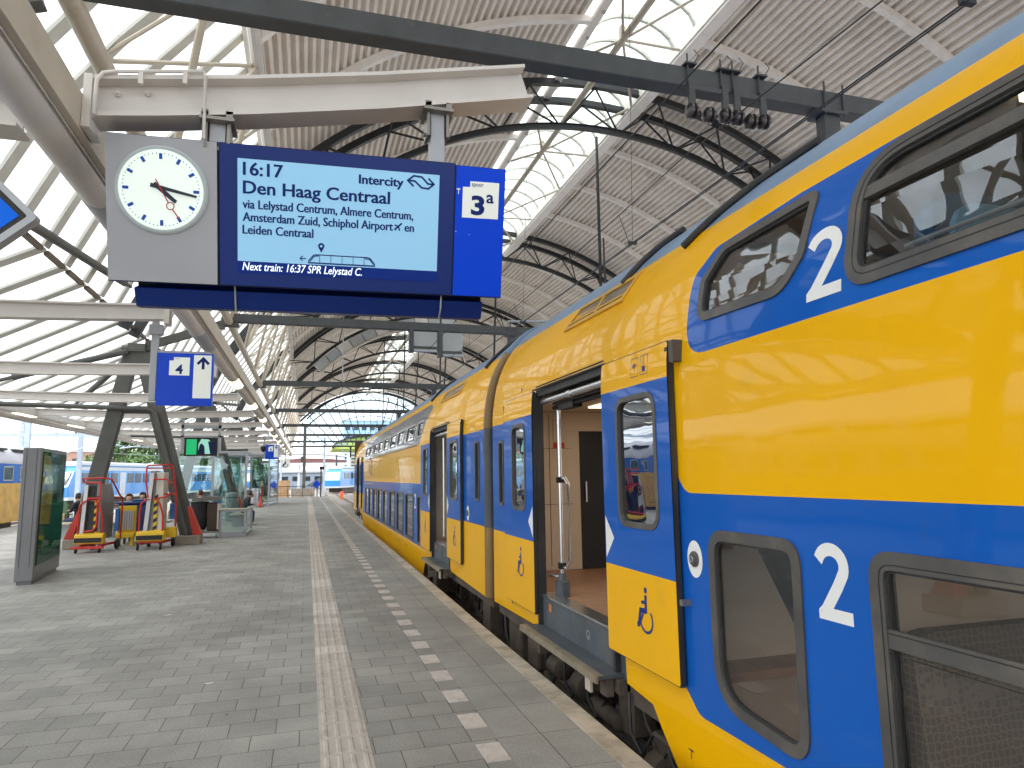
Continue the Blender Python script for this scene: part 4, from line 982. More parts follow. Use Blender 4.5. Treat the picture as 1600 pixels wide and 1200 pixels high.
def doorway(parent, y0, y1, icons=True, zl=.40):
    """opening from y0 to y1, leaves slid back over the body"""
    w = rpoly([(y0-.84, 1.36), (y0-.27, 1.36), (y0-.27, 2.25), (y0-.84, 2.25)], .11, 5)
    door_leaf(parent, y0-1.045, y0+.015, zl, w, None, 1, ('chair', 'wifi') if icons else ('chair',), -1)
    w = rpoly([(y1+.24, 1.36), (y1+.70, 1.36), (y1+.70, 2.25), (y1+.24, 2.25)], .10, 5)
    door_leaf(parent, y1-.03, y1+1.05, zl-.08, w, None, -1, ('chair',), 1)
    m = MB()
    for y in (y0-.0, y1-.04): m.box(2.29, 2.375, y, y+.04, .2, 2.529)
    m.box(2.312, 2.42, y0, y1, 2.53, 2.60); m.build('door_jamb', 'rubber', parent, 0)
    m = MB(); m.tube([(2.36, y0+.02, 2.47), (2.36, y1-.1, 2.47)], .035, 12); m.tube([(2.36, y0+.9, 2.47), (2.36, y0+.98, 2.47)], .043, 12); m.build('door_track', 'chrome', parent)
    m = MB(); m.tube([(2.30, y0+.05, 2.60), (2.28, y1+.0, 2.60)], .010, 6); m.tube([(2.29, y0+.05, 2.625), (2.285, y1-.1, 2.625)], .007, 6); m.build('drip_rail', 'rubber', parent)
    m = MB(); m.box(2.12, 2.34, y0-.05, y1+.02, .185, .215); m.build('step', 'step', parent, 0, bevel=.004)
    m = MB(); m.box(2.10, 2.12, y0-.06, y1+.03, .165, .219); m.box(2.12, 2.165, y0-.06, y1+.03, .216, .2195)
    for i in range(12): m.lathe([(.007, 0), (.005, .003)], (2.142, y0+.05+i*(y1-y0-.1)/11, .2195), 'z', 8)
    m.build('step_edge', 'step_edge', parent, 0)
    m = MB(); m.box(2.335, 2.37, y0-.10, y1+.02, .10, .50); m.box(2.33, 2.335, y0+.05, y1-.05, .235, .46); m.build('riser', 'step', parent, 0)
    m = MB(); m.stroke([(y0+.62+.035*cos(q*.35), .36+.035*sin(q*.35)) for q in range(18)], .008, lambda u, v, d: (2.329-d, u, v), .001, closed=True); m.stroke([(y0+.60, .345), (y0+.64, .345)], .006, lambda u, v, d: (2.329-d, u, v), .001); m.build('riser_mark', 'board_grey', parent, 0)
    m = MB(); m.box(2.325, 2.334, y1-.30, y1-.24, .38, .45); m.build('riser_sticker', 'orange', parent, 0)
    m = MB(); m.box(2.325, 2.48, y0-.1, y1+.02, .497, .515); m.build('sill', 'chrome', parent, 0)
    m = MB(); m.box(2.34, 5.05, y0-1.2, y1+1.7, .44, .495); m.build('vestibule_floor', 'floor_brown', parent, 0)
    for q in ((2.20, 2.26, y0-.02, y0+.10, .05, .184), (2.20, 2.3, y0+.3, y0+.38, .0, .184), (2.2, 2.3, y1-.3, y1-.22, .0, .184), (2.27, 2.5, y0-.1, y0-.03, .08, .184)): m = MB(); m.box(*q); m.build('step_bracket', 'under', parent, 0)
    m = MB(); m.box(2.17, 2.19, y0+.22, y0+.33, .02, .165); m.build('step_reflector', 'beige', parent, 0)

# ---- coach beside the camera
c1 = thing('train_coach', 'yellow and blue double-deck coach in front, filling the right side, with an open door', 'train coach', (3.7, 0, -.8), 'coaches of the double-deck train')
YE = 8.62
OUT = [(YE, .15), (6.87, .18), (6.87, 2.56), (5.0, 2.56), (5.0, .42), (4.87, .42), (4.855, .185), (4.46, .155), (4.36, .05), (4.14, -.15), (3.97, -.40), (3.85, -.47), (3.7, -.5), (-16, -.5), (-16, 3.858), (YE, 3.858)]
BU = rpoly([(3.84, 2.98), (3.83, 2.445), (-17, 2.44), (-17, 3.19), (2.9, 3.185), (3.66, 3.13)], [.12, .22, 0, 0, .1, .14], 6)
BL = rpoly([(4.08, .45), (3.86, .265), (-17, .265), (-17, 1.59), (3.90, 1.59), (4.12, 1.83), (4.5, 2.343), (9, 2.343), (9, 1.035), (4.5, 1.035)], [.12, .15, 0, 0, .14, 0, 0, 0, 0, .1], 6)
w_s = rpoly([(3.71, 2.64), (2.90, 2.615), (2.74, 2.78), (2.71, 3.14), (3.55, 3.115), (3.72, 2.92)], [.13, .22, .1, .09, .15, .08], 6)
w_1 = rpoly([(3.665, .40), (2.885, .325), (2.865, 1.385), (3.665, 1.385)], [.30, .16, .14, .16], 7)
ups = []; los = []
def upw(y1_, y0_): return rpoly([(y1_, 2.515), (y0_, 2.515), (y0_, 3.165), (y1_, 3.165)], [.15, .15, .15, .27], 7)
def low(y1_, y0_): return rpoly([(y1_, .325), (y0_, .325), (y0_, 1.385), (y1_, 1.385)], .13, 6)
for y in (2.46, .15, -2.15, -4.45, -6.75): ups.append(upw(y, y-2.06))
for y in (2.44, .13, -2.17, -4.47, -6.77): los.append(low(y, y-2.06))
small_lw = rpoly([(8.32, 1.35), (8.10, 1.35), (8.10, 2.14), (8.32, 2.14)], .07, 4)
holes = [inset(w_s, .03), inset(w_1, .03), inset(small_lw, .02)]+[inset(p, .03) for p in ups+los]
skin('body', OUT, holes, [(rect(-17, 9, 3.385, 4), 2), (BU, 1), (BL, 1)], ['yellow', 'blue', 'roof_blue'], TR, 0, c1, BRK)
mirror_side(c1, -16, YE, -.5, [(5.0, 6.9, .5, 2.3)]+[(y-2.0, y, z0, z1) for y in (2.4, .1, -2.2, -4.5, -6.8) for z0, z1 in ((.35, 1.33), (2.5, 3.12))]+[(2.75, 3.7, .35, 1.33)])
window(c1, w_s, inset(w_s, .055)); window(c1, w_1, inset(w_1, .062)); window(c1, small_lw, inset(small_lw, .03), 'pane_door')
for p in ups:
    ya = max(q[0] for q in p); yb = min(q[0] for q in p)
    f = window(c1, p, inset(p, .075), 'pane_clear', transom=[(ya-.06, 2.925), (yb+.06, 2.925), (yb+.06, 2.985), (ya-.06, 2.985)])
    m = MB(); q = inset(p, .045); m.ring(q, inset(q, .004), TR, .0125, .0135); m.build('frame_line', 'black', f, 0)
for p in los:
    ya = max(q[0] for q in p); yb = min(q[0] for q in p)
    f = window(c1, p, inset(p, .075), 'pane_dark', transom=[(ya-.06, .995), (yb+.06, .995), (yb+.06, 1.07), (ya-.06, 1.07)])
    m = MB(); q = inset(p, .052); m.ring(q, inset(q, .004), TR, .0125, .0135); m.stroke([(ya-.055, .975), (yb+.05, .975)], .004, TR, .0092); m.stroke([(ya-.055, 1.055), (yb+.05, 1.055)], .004, TR, .0092); m.build('frame_line', 'black', f, 0)
doorway(c1, 5.03, 6.87)
# class numerals, button, small marks
def numeral(m, yc, zb, h, w, d=.002):
    k = h/.34; F = lambda u, v, dd: TR(yc-(u-.11)*w/.22, zb+v*k, dd)
    pth = [(.022, .262)]+[(.100+.078*cos(radians(a)), .243+.072*sin(radians(a))) for a in range(160, -46, -14)]+[(.135, .155), (.045, .030)]
    m.stroke(pth, .058, F, d); m.flat([(.008, 0), (.214, 0), (.214, .056), (.052, .056), (.03, .06), (.008, .04)], F, d+.0004)
for q in ((2.66, 1.04, .345, .225), (2.60, 2.525, .345, .245)): m = MB(); numeral(m, *q); m.build('class_number', 'white_paint', c1, 0)
m = MB(); m.disc(3.83, 1.19, .085, TR, .0025, 0, 28, .112); m.build('button_plate', 'white_paint', c1, 0)
m = MB(); m.lathe([(.048, 0), (.048, .008), (.036, .012), (.036, .02), (.02, .022)], (2.297, 3.83, 1.19), 'x', 20)
m.v = [(2*2.297-x, y, z) for x, y, z in m.v]; b = m.build('door_button', 'window_frame', c1)
m = MB(); m.tube([(2.272, 3.83+.016*cos(q*.42), 1.19+.016*sin(q*.42)) for q in range(15)], .003, 5, closed=True); m.build('button_mark', 'galv', c1)
m = MB(); m.box(2.24, 2.31, 3.88, 3.935, 2.43, 2.57); m.tube([(2.25, 3.92, 2.56), (2.25, 3.90, 2.42)], .012, 6); m.build('door_hinge', 'bellows', c1, 0)
m = MB(); m.box(2.24, 2.30, 3.90, 3.938, .90, .935); m.build('door_hinge', 'steel_worn', c1, 0)
m = MB()
for y, z in ((3.55, .62), (3.62, 1.05), (1.0, 1.8), (-.3, 2.0)): pass
m.stroke([(3.98, .03), (3.98, -.02)], .008, TR, .002); m.stroke([(3.95, .03), (4.01, .03)], .008, TR, .002); m.stroke([(3.42, -.10), (3.36, -.10)], .008, TR, .002); m.stroke([(3.40, -.08), (3.42, -.10), (3.40, -.12)], .008, TR, .002)
m.stroke([(8.0, .30), (8.04, .30)], .03, TR, .002); m.stroke([(7.8, .27), (7.83, .27)], .03, TR, .002); m.stroke([(7.45, 2.70), (7.40, 2.66), (7.35, 2.70)], .012, TR, .002); m.build('stencil_mark', 'sign_shadow_blue', c1, 0)
# roof vent grilles
def grille(parent, y0, y1, z0, z1):
    m = MB(); o_ = [(y0, z0), (y1, z0-.02), (y1-.12, z1), (y0-.18, z1+.02)]; m.ring(o_, inset(o_, .035), TR, 0, .02); f = m.build('vent_frame', 'yellow_dirty', parent, 0)
    m = MB(); m.flat(inset(o_, .03), TR, .004); m.build('vent_grille', 'steel_worn', f, 0)
    m = MB(); ym = (y0+y1)/2-.07; m.prism([(ym-.03, z0+.01), (ym+.03, z0+.01), (ym, z1), (ym-.06, z1)], TR, .004, .018); m.prism([(y0-.04, z0+.05), (y1, z0+.035), (y1, z0+.055), (y0-.04, z0+.07)], TR, .004, .018); m.build('vent_bar', 'yellow_dirty', f, 0)
grille(c1, 6.35, 5.0, 3.13, 3.33)
for ya, yb in ((4.2, 3.2), (5.2, 4.75)):
    m = MB(); m.tube([TR(ya+(yb-ya)*t/8, 3.33+.35*(1-(1-t/8)**2)-.02, .02) for t in range(9)], .028, 8); m.build('roof_seam', 'rubber', c1)
# gangway bellows and end wall
gp = [(PX(z)+.10, z) for z in (.1, 1.2, 2.3, 2.46, 2.6, 2.72, 2.85, 3.0, 3.13, 3.25, 3.36, 3.47, 3.58, 3.67, 3.74)]
gp = gp+[(3.7, 3.82)]+[(7.4-x, z) for x, z in reversed(gp)]
m = MB()
for i in range(3): m.prism(gp if i % 2 == 0 else [(3.7+(x-3.7)*.96, z*.985) for x, z in gp], lambda u, v, d: (u, d, v), YE+.005+i*.04, YE+.045+i*.04)
m.build('gangway', 'bellows', c1, 0)
# vestibule interior
m = MB(); m.box(2.42, 3.45, 8.50, 8.54, .50, 2.279); m.box(2.42, 5.0, 8.50, 8.54, 2.28, 2.53); m.box(4.6, 5.0, 8.50, 8.54, .5, 2.279); m.build('end_panel', 'beige', c1, 0)
m = MB(); m.box(3.452, 4.598, 8.515, 8.55, .50, 2.278); m.build('gangway_door', 'black', c1, 0)
m = MB(); m.box(3.52, 3.545, 8.48, 8.50, 1.35, 1.62); m.box(3.52, 3.545, 8.501, 8.514, 1.35, 1.37); m.build('door_pull', 'chrome', c1, 0, bevel=.004)
m = MB(); m.box(2.74, 2.745, 8.494, 8.499, .55, 2.5); m.box(3.03, 3.034, 8.494, 8.499, .55, 2.5); m.box(2.42, 3.34, 8.494, 8.499, 1.33, 1.335); m.box(2.42, 3.34, 8.494, 8.499, 2.05, 2.054); m.build('panel_joint', 'rubber', c1, 0)
m = MB(); m.box(3.09, 3.24, 8.488, 8.499, 2.05, 2.13); m.build('red_sticker', 'red_dull', c1, 0)
m = MB(); m.box(3.09, 3.24, 8.488, 8.499, 2.14, 2.5); m.build('equipment_cover', 'cream', c1, 0)
m = MB(); m.box(2.52, 2.56, 8.488, 8.499, 1.5, 1.85); m.build('green_sticker', 'sticker_green', c1, 0)
m = MB(); m.box(2.345, 5.05, 4.2, 8.5, 2.535, 2.6); m.build('vestibule_ceiling', 'cream', c1, 0)
m = MB(); m.box(3.3, 3.9, 5.2, 7.8, 2.515, 2.532); m.build('ceiling_lamp_or_fill', 'vestibule_fill', c1, 0)  # glowing panel added to brighten the dark vestibule
m = MB(); m.box(2.40, 5.05, 4.16, 4.2, .5, 2.53); m.box(5.0, 5.06, 4.2, 4.95, .5, 2.53); m.box(5.0, 5.06, 6.95, 8.5, .5, 2.53); m.box(2.345, 2.40, 6.9, 8.5, .5, 2.53); m.build('vestibule_wall', 'beige', c1, 0)
m = MB(); m.tube([(2.50, 6.70, .70), (2.50, 6.70, 2.5)], .022, 12); m.tube([(2.50, 6.70, 1.66), (2.52, 6.62, 1.68), (2.54, 6.58, 1.62), (2.54, 6.58, .86), (2.52, 6.62, .78), (2.50, 6.70, .80)], .018, 10); m.tube([(2.50, 6.70, .69), (2.42, 6.86, .69)], .016, 8); m.build('handrail', 'chrome', c1)
m = MB(); m.box(2.47, 2.53, 6.66, 6.74, 1.63, 1.69); m.box(2.47, 2.53, 6.66, 6.74, .77, .83); m.build('handrail_clamp', 'black', c1, 0)
m = MB(); m.lathe([(.075, 0), (.075, .15), (.05, .16), (.04, .22), (.03, .23)], (2.50, 6.70, .497), 'z', 14); m.build('handrail_socket', 'step', c1)
m = MB(); m.box(2.40, 2.62, 5.2, 6.6, 2.42, 2.46); m.tube([(2.45, 5.2, 2.40), (2.45, 6.7, 2.40)], .02, 8); m.box(2.42, 2.52, 6.1, 6.5, 2.36, 2.42); m.build('door_gear', 'black', c1, 0)
# passenger decks
m = MB(); m.box(2.36, 5.05, -16, 4.16, -.36, -.30); m.box(2.36, 5.0, -16, 4.16, 1.62, 1.70); m.build('deck_floor', 'floor_brown', c1, 0)
m = MB(); m.box(2.36, 5.05, -16, 4.16, 1.58, 1.615); m.box(2.75, 4.7, -16, 4.16, 3.40, 3.46); m.build('deck_ceiling', 'cream', c1, 0)
m = MB(); m.box(5.02, 5.06, -16, 4.09, -.3, .35); m.box(5.02, 5.06, -16, 4.09, 1.34, 1.57); m.box(2.4, 5.01, 4.10, 4.15, -.3, 1.57); m.box(2.75, 4.65, 4.10, 4.15, 1.7, 3.3); m.box(2.45, 3.3, 2.52, 2.56, -.3, 1.57)
m.build('partition', 'beige', c1, 0)
m = MB(); m.beam((3.0, 4.0, 1.5), (3.0, 2.7, -.2), .5, .06); m.box(2.42, 2.47, 2.48, 2.6, -.3, 1.57); m.build('stair_panel', 'rubber', c1, 0)
m = MB()
for y in (2.36, 1.05, .0, -1.3, -2.4, -3.6, -4.7):
    for dy, s in ((0, -1), (-.95, 1)):
        P = rpoly([(2.48, -.3+.35), (3.42, -.3+.35), (3.42, 1.02), (2.48, 1.02)], .14, 4); y_ = y+dy
        m.prism(P, lambda u, v, d: (u, y_+d-(v*.08*s), v), 0, .09)
        m.box(2.48, 3.42, y_, y_-.42*(-s)*-1 if False else y_+s*.45, .06, .17)
m.build('seat', 'seat_hex', c1, 35)
m = MB()
for y in (2.20, 1.2, .2, -.9, -2.0, -3.1, -4.2):
    P = rpoly([(2.55, 1.95), (3.5, 1.95), (3.5, 2.92), (2.55, 2.92)], .18, 4); m.prism(P, lambda u, v, d: (u, y+d, v), 0, .10)
    m.box(2.6, 3.5, y, y-.48, 2.02, 2.14)
m.build('upper_seat', 'seat_blue', c1, 35)
m = MB()
for y in (2.16, 1.16, .16): m.prism(rpoly([(2.60, 2.1), (3.1, 2.1), (3.1, 2.85), (2.60, 2.85)], .16, 4), lambda u, v, d: (u, y+d-.02, v), 0, .03)
m.build('seat_panel', 'seat_pale_blue', c1, 35)
m = MB(); m.tube([(2.50, 2.3, 2.69), (2.50, -8, 2.69)], .010, 6); m.build('window_rail', 'galv', c1)
for y in (2.05, 1.85, -.5, -.8): 
    m = MB(); m.box(3.0, 3.12, y-.05, y+.05, 3.33, 3.385); m.build('ceiling_lamp_or_fill', 'lamp_warm', c1, 0)
# running gear
def bogie(parent, yc):
    m = MB()
    m.box(2.85, 3.02, yc-1.55, yc+1.55, -.42, -.22); m.box(2.80, 3.05, yc-.35, yc+.35, -.55, -.10); m.box(2.9, 4.5, yc-.2, yc+.2, -.35, -.15); m.box(2.78, 2.9, yc-.55, yc-.35, -.4, .06); m.box(2.78, 2.9, yc+.35, yc+.55, -.4, .06)
    m.build('bogie_frame', 'under', parent, 0, bevel=.02)
    for dy in (-1.25, 1.25):
        m = MB(); m.lathe([(.44, 0), (.44, .03), (.46, .05), (.40, .06), (.36, .10), (.16, .09), (.14, .14), (.08, .15)], (2.98, yc+dy, -.34), 'x', 32); m.v = [(2*2.98-x, y, z) for x, y, z in m.v]; m.build('wheel', 'under', parent)
        m = MB(); m.box(2.72, 2.92, yc+dy-.17, yc+dy+.17, -.50, -.20); m.lathe([(.12, 0), (.12, .08), (.05, .1)], (2.72, yc+dy, -.34), 'x', 16); m.build('axle_box', 'under', parent, 0, bevel=.015)
        m = MB()
        for q in range(5): m.lathe([(.05, -.03), (.085, -.015), (.085, .015), (.05, .03)], (2.82, yc+dy+.28, -.30+q*.062), 'z', 12)
        m.build('spring', 'under', parent)
    m = MB(); m.lathe([(.2, -.1), (.26, -.03), (.26, .05), (.2, .12)], (2.95, yc, 0), 'z', 20); m.build('air_spring', 'under', parent)
    m = MB(); m.tube([(2.68, yc-.9, -.36), (2.68, yc+.1, -.05)], .045, 10); m.tube([(2.68, yc-.9, -.36), (2.68, yc-.5, -.24)], .065, 10); m.build('damper', 'under', parent)
    for j in range(5):
        y = yc-1.4+j*.6; x = 2.5+.1*(j % 3)
        m = MB(); m.tube([(x, y, .15), (x-.03, y+.08, -.12), (x+.02, y+.22, -.26), (x+.06, y+.35, -.08), (x+.1, y+.4, .1)], .016, 6); m.build('hose', 'rubber', parent)
    m = MB(); m.tube([(2.48, yc-1.7, .12), (2.47, yc-1.68, -.3), (2.48, yc-1.6, -.45)], .02, 6); m.build('hose', 'rubber', parent); m = MB(); m.tube([(2.5, yc+1.6, .1), (2.48, yc+1.72, -.22), (2.5, yc+1.9, -.15), (2.52, yc+2.0, .1)], .02, 6)
    m.build('hose', 'rubber', parent)
bogie(c1, 5.7)
m = MB(); m.box(2.36, 5.0, 4.2, 8.6, .02, .44); m.box(2.5, 4.9, -16, 4.0, -.62, -.40); m.build('underframe', 'under', c1, 0)
for q in ((2.40, 2.62, 5.0, 5.25, -.28, .08), (2.42, 2.7, 4.45, 4.75, -.62, -.12), (2.5, 2.75, 4.6, 5.3, -.75, -.5), (2.4, 2.6, 7.2, 7.6, -.35, .1), (2.42, 2.62, 7.9, 8.4, -.42, .05)): m = MB(); m.box(*q); m.build('equipment_box', 'under', c1, 0, bevel=.02)
m = MB(); m.lathe([(.12, -.2), (.12, .2)], (2.6, 6.3, -.1), 'y', 16); m.build('air_tank', 'under', c1, 40)
m = MB(); m.lathe([(.16, -.08), (.17, .0), (.16, .08)], (2.55, 6.75, -.05), 'x', 16); m.build('air_tank', 'under', c1, 40)
m = MB(); m.tube([(2.40, 8.5, .12), (2.40, 8.45, -.2), (2.45, 8.3, -.55)], .022, 6); m.build('hose', 'rubber', c1); m = MB(); m.tube([(2.42, 4.35, -.15), (2.40, 4.40, -.32), (2.42, 4.52, -.38), (2.42, 4.58, -.28), (2.42, 4.5, -.18), (2.42, 4.35, -.34), (2.43, 4.2, -.5)], .014, 6); m.build('hose', 'rubber', c1); m = MB(); m.tube([(2.42, 4.9, .1), (2.42, 4.8, -.1), (2.43, 4.6, -.25)], .012, 6); m.build('hose', 'rubber', c1)

for x, y, z, r, l in ((2.36, 6.45, -.10, .10, .22), (2.44, 6.0, -.16, .125, .20), (2.40, 5.45, -.22, .07, .5), (2.44, 4.62, -.36, .13, .16)):
    m = MB(); m.lathe([(r*.6, -l/2-.02), (r, -l/2), (r, l/2), (r*.6, l/2+.02)], (x, y, z), 'y', 18); m.build('air_tank', 'under', c1, 40)
for y in (6.75, 6.25, 5.7, 4.9):
    m = MB(); m.tube([(2.33, y, .10), (2.31, y-.05, -.15), (2.33, y-.18, -.27), (2.38, y-.26, -.12)], .014, 6); m.build('hose', 'rubber', c1)
m = MB(); m.beam((2.38, 6.9, -.30), (2.38, 4.5, -.46), .05, .10); m.build('brake_rod', 'under', c1, 0)
# ---- second coach
c2 = thing('train_coach', 'second yellow and blue double-deck coach, farther along, with a dark upper window band', 'train coach', (3.7, 22, -.8), 'coaches of the double-deck train')
ya, yb = 8.93, 35.5
def TR2(y, z, d):
    if y < 9.08: d -= .10*(1-sqrt(max(0, 1-((9.08-y)/.16)**2)))
    return TR(y, z, d)
OUT = [(ya, .13), (11.42, .17), (11.42, 2.56), (13.14, 2.56), (13.14, .18), (13.75, .14), (14.0, -.05), (14.15, -.25), (29.75, -.25), (30.1, .14), (31.5, .18), (31.5, 2.56), (33.2, 2.56), (33.2, .18), (yb, .14), (yb, 3.858), (ya, 3.858)]
DK = [(29.45, 2.42), (14.72, 2.40), (13.80, 3.10), (14.3, 3.215), (29.6, 3.215), (29.6, 2.9)]
BLU = [(8, 1.04), (14.25, 1.04), (14.25, .62), (14.05, .27), (29.75, .27), (29.75, 1.04), (36, 1.04), (36, 2.34), (29.75, 2.34), (29.3, 1.56), (14.72, 1.56), (14.25, 1.56), (14.25, 2.34), (8, 2.34)]
up2 = [[(15.30, 2.58), (14.50, 2.60), (14.34, 2.82), (15.15, 2.84)]]
up2 = [rpoly([(15.10, 2.55), (14.42, 2.55), (14.42, 2.90), (15.22, 2.90)], .06, 4)]
for i in range(8): y = 15.62+i*1.72; up2.append(rpoly([(y+1.30, 2.52), (y, 2.52), (y, 2.90), (y+1.30, 2.90)], .07, 4))
lo2 = [rpoly([(14.95, .30), (14.42, .30), (14.42, 1.32), (14.95, 1.32)], .08, 4)]
for i in range(8): y = 15.55+i*1.68; lo2.append(rpoly([(y+1.25, .30), (y, .30), (y, 1.33), (y+1.25, 1.33)], .09, 4))
holes = [inset(p, .02) for p in up2+lo2]+[inset(rpoly(rect(9.35, 9.6, 1.36, 2.2), .08, 4), .02)]
skin('body', OUT, holes, [(rect(8, 36, 3.385, 4), 2), (DK, 3), (BLU, 1)], ['yellow', 'blue', 'roof_blue', 'far_dark'], TR2, 0, c2, BRK, 35, [8.95, 8.98, 9.02, 9.08])
mirror_side(c2, ya, yb, -.3, [(11.45, 13.1, .5, 2.3), (31.5, 33.2, .5, 2.3)]+[(15.6+i*1.7, 16.9+i*1.7, z0, z1) for i in range(8) for z0, z1 in ((.32, 1.32), (2.52, 2.9))])
for p in up2: window(c2, p, inset(p, .035), 'pane_clear', fm='galv')
for p in lo2: window(c2, p, inset(p, .045), 'pane_dark')
p = rpoly(rect(9.35, 9.6, 1.36, 2.2), .08, 4); window(c2, p, inset(p, .03), 'pane_door')
doorway(c2, 11.42, 13.14, False); doorway(c2, 31.5, 33.2, False)
for q in ((15.27, 1.02, .32, .22), (15.45, 2.53, .30, .16)): m = MB(); numeral(m, *q); m.build('class_number', 'white_paint', c2, 0)
m = MB(); m.disc(10.08, 1.17, .085, TR, .0025, 0, 24, .11); m.build('button_plate', 'white_paint', c2, 0)
m = MB(); m.lathe([(.045, 0), (.045, .012), (.02, .02)], (2.297, 10.08, 1.17), 'x', 16); m.v = [(2*2.297-x, y, z) for x, y, z in m.v]; m.build('door_button', 'window_frame', c2)
m = MB(); F2 = lambda u, v, d: TR(26.9-u*1.1, 1.87+v*1.1, .002)
m.stroke([(.2, .0), (0, .25), (.2, .5), (.5, .48), (.8, .2), (1.0, .2)], .09, F2, 0); m.stroke([(.8, .0), (1.0, .25), (.8, .5), (.5, .02), (.2, .2)], .09, F2, 0) if False else None
m.stroke([(.8, .45), (1.0, .2), (.8, -.05), (.5, -.03), (.2, .25), (0.05, .25)], .09, F2, 0); m.build('operator_logo', 'sign_frame_blue', c2, 0)
m = MB(); m.stroke([(28.9, 1.47), (25.6, 1.47)], .03, TR, .002); m.build('yellow_stripe', 'yellow', c2, 0)
m = MB(); m.stroke([(15.0, 2.385), (29.2, 2.385)], .02, TR, .002)
for y in (16.9, 18.4, 20.2, 24): m.stroke([(y, -.22), (y, .12), (y-.5, .12), (y-.5, -.22)], .012, TR, .002)
m.build('panel_joint', 'rubber', c2, 0)
for za, zb_, mm in ((.15, 1.035, 'reflection_gold'), (1.037, 2.342, 'reflection_slate'), (2.344, 3.36, 'reflection_gold'), (3.362, 3.80, 'roof_blue')):  # strip added at the rounded coach corner, dark reflections painted in its tones
    zs = [za]+[z for z in BRK if za < z < zb_]+[zb_]
    m = MB(); m.tube([(TR(8.9, z, -.045)[0], 8.93, TR(8.9, z, -.045)[2]) for z in zs], .085, 14); m.build('corner_reflection', mm, c2)
grille(c2, 13.0, 11.2, 3.10, 3.28)
m = MB(); m.tube([TR(9.9+(9.2-9.9)*t/8, 3.33+.35*(1-(1-t/8)**2)-.02, .02) for t in range(9)], .028, 8); m.build('roof_seam', 'rubber', c2); m = MB(); m.tube([TR(14.6+(13.8-14.6)*t/8, 3.33+.35*(1-(1-t/8)**2)-.02, .02) for t in range(9)], .028, 8); m.build('roof_seam', 'rubber', c2)
bogie(c2, 11.5); bogie(c2, 32.4)
m = MB(); m.box(2.36, 5.0, 8.9, 14, .02, .44); m.box(2.45, 4.95, 14.2, 29.7, -.62, -.26); m.box(2.36, 5.0, 30.1, 35.4, .02, .44); m.box(2.42, 2.6, 9.3, 9.7, -.4, .1); m.box(2.42, 2.6, 13.3, 13.7, -.5, .1); m.build('underframe', 'under', c2, 0)
m = MB(); m.box(2.36, 5.05, 14.2, 29.7, -.36, -.30); m.box(2.36, 5.0, 14.2, 30, 1.62, 1.70); m.build('deck_floor', 'floor_brown', c2, 0)
m = MB(); m.box(5.0, 5.06, 14.3, 29.6, -.29, .3); m.box(2.4, 5.0, 14.15, 14.2, -.3, 2.5); m.box(2.7, 4.7, 14.15, 14.2, 2.5, 3.3); m.box(2.4, 5.0, 29.7, 29.75, -.3, 2.5); m.box(2.7, 4.7, 29.7, 29.75, 2.5, 3.3); m.box(2.345, 5.05, 9, 14.1, 2.55, 2.6); m.box(2.4, 5.0, 13.5, 13.54, .5, 2.54); m.box(3.1, 3.14, 11.5, 14, .5, 2.54); m.build('partition', 'cream', c2, 0)
m = MB()
for i in range(16):
    y = 15.3+i*.9
    m.prism(rpoly([(2.45, .05), (3.4, .05), (3.4, .95), (2.45, .95)], .14, 3), lambda u, v, d: (u, y+d, v), 0, .09)
    m.prism(rpoly([(2.6, 1.9), (3.5, 1.9), (3.5, 2.75), (2.6, 2.75)], .14, 3), lambda u, v, d: (u, y+.3+d, v), 0, .09)
m.build('seat', 'seat_blue', c2, 35)
m = MB(); m.tube([(2.48, 12.9, .6), (2.48, 12.9, 2.45)], .02, 8); m.tube([(2.48, 12.9, .9), (2.48, 13.12, .9)], .015, 6); m.build('handrail', 'chrome', c2)
m = MB(); m.box(2.30, 5.1, yb, yb+.1, 0, 3.5); m.build('end_wall', 'bellows', c2, 0)

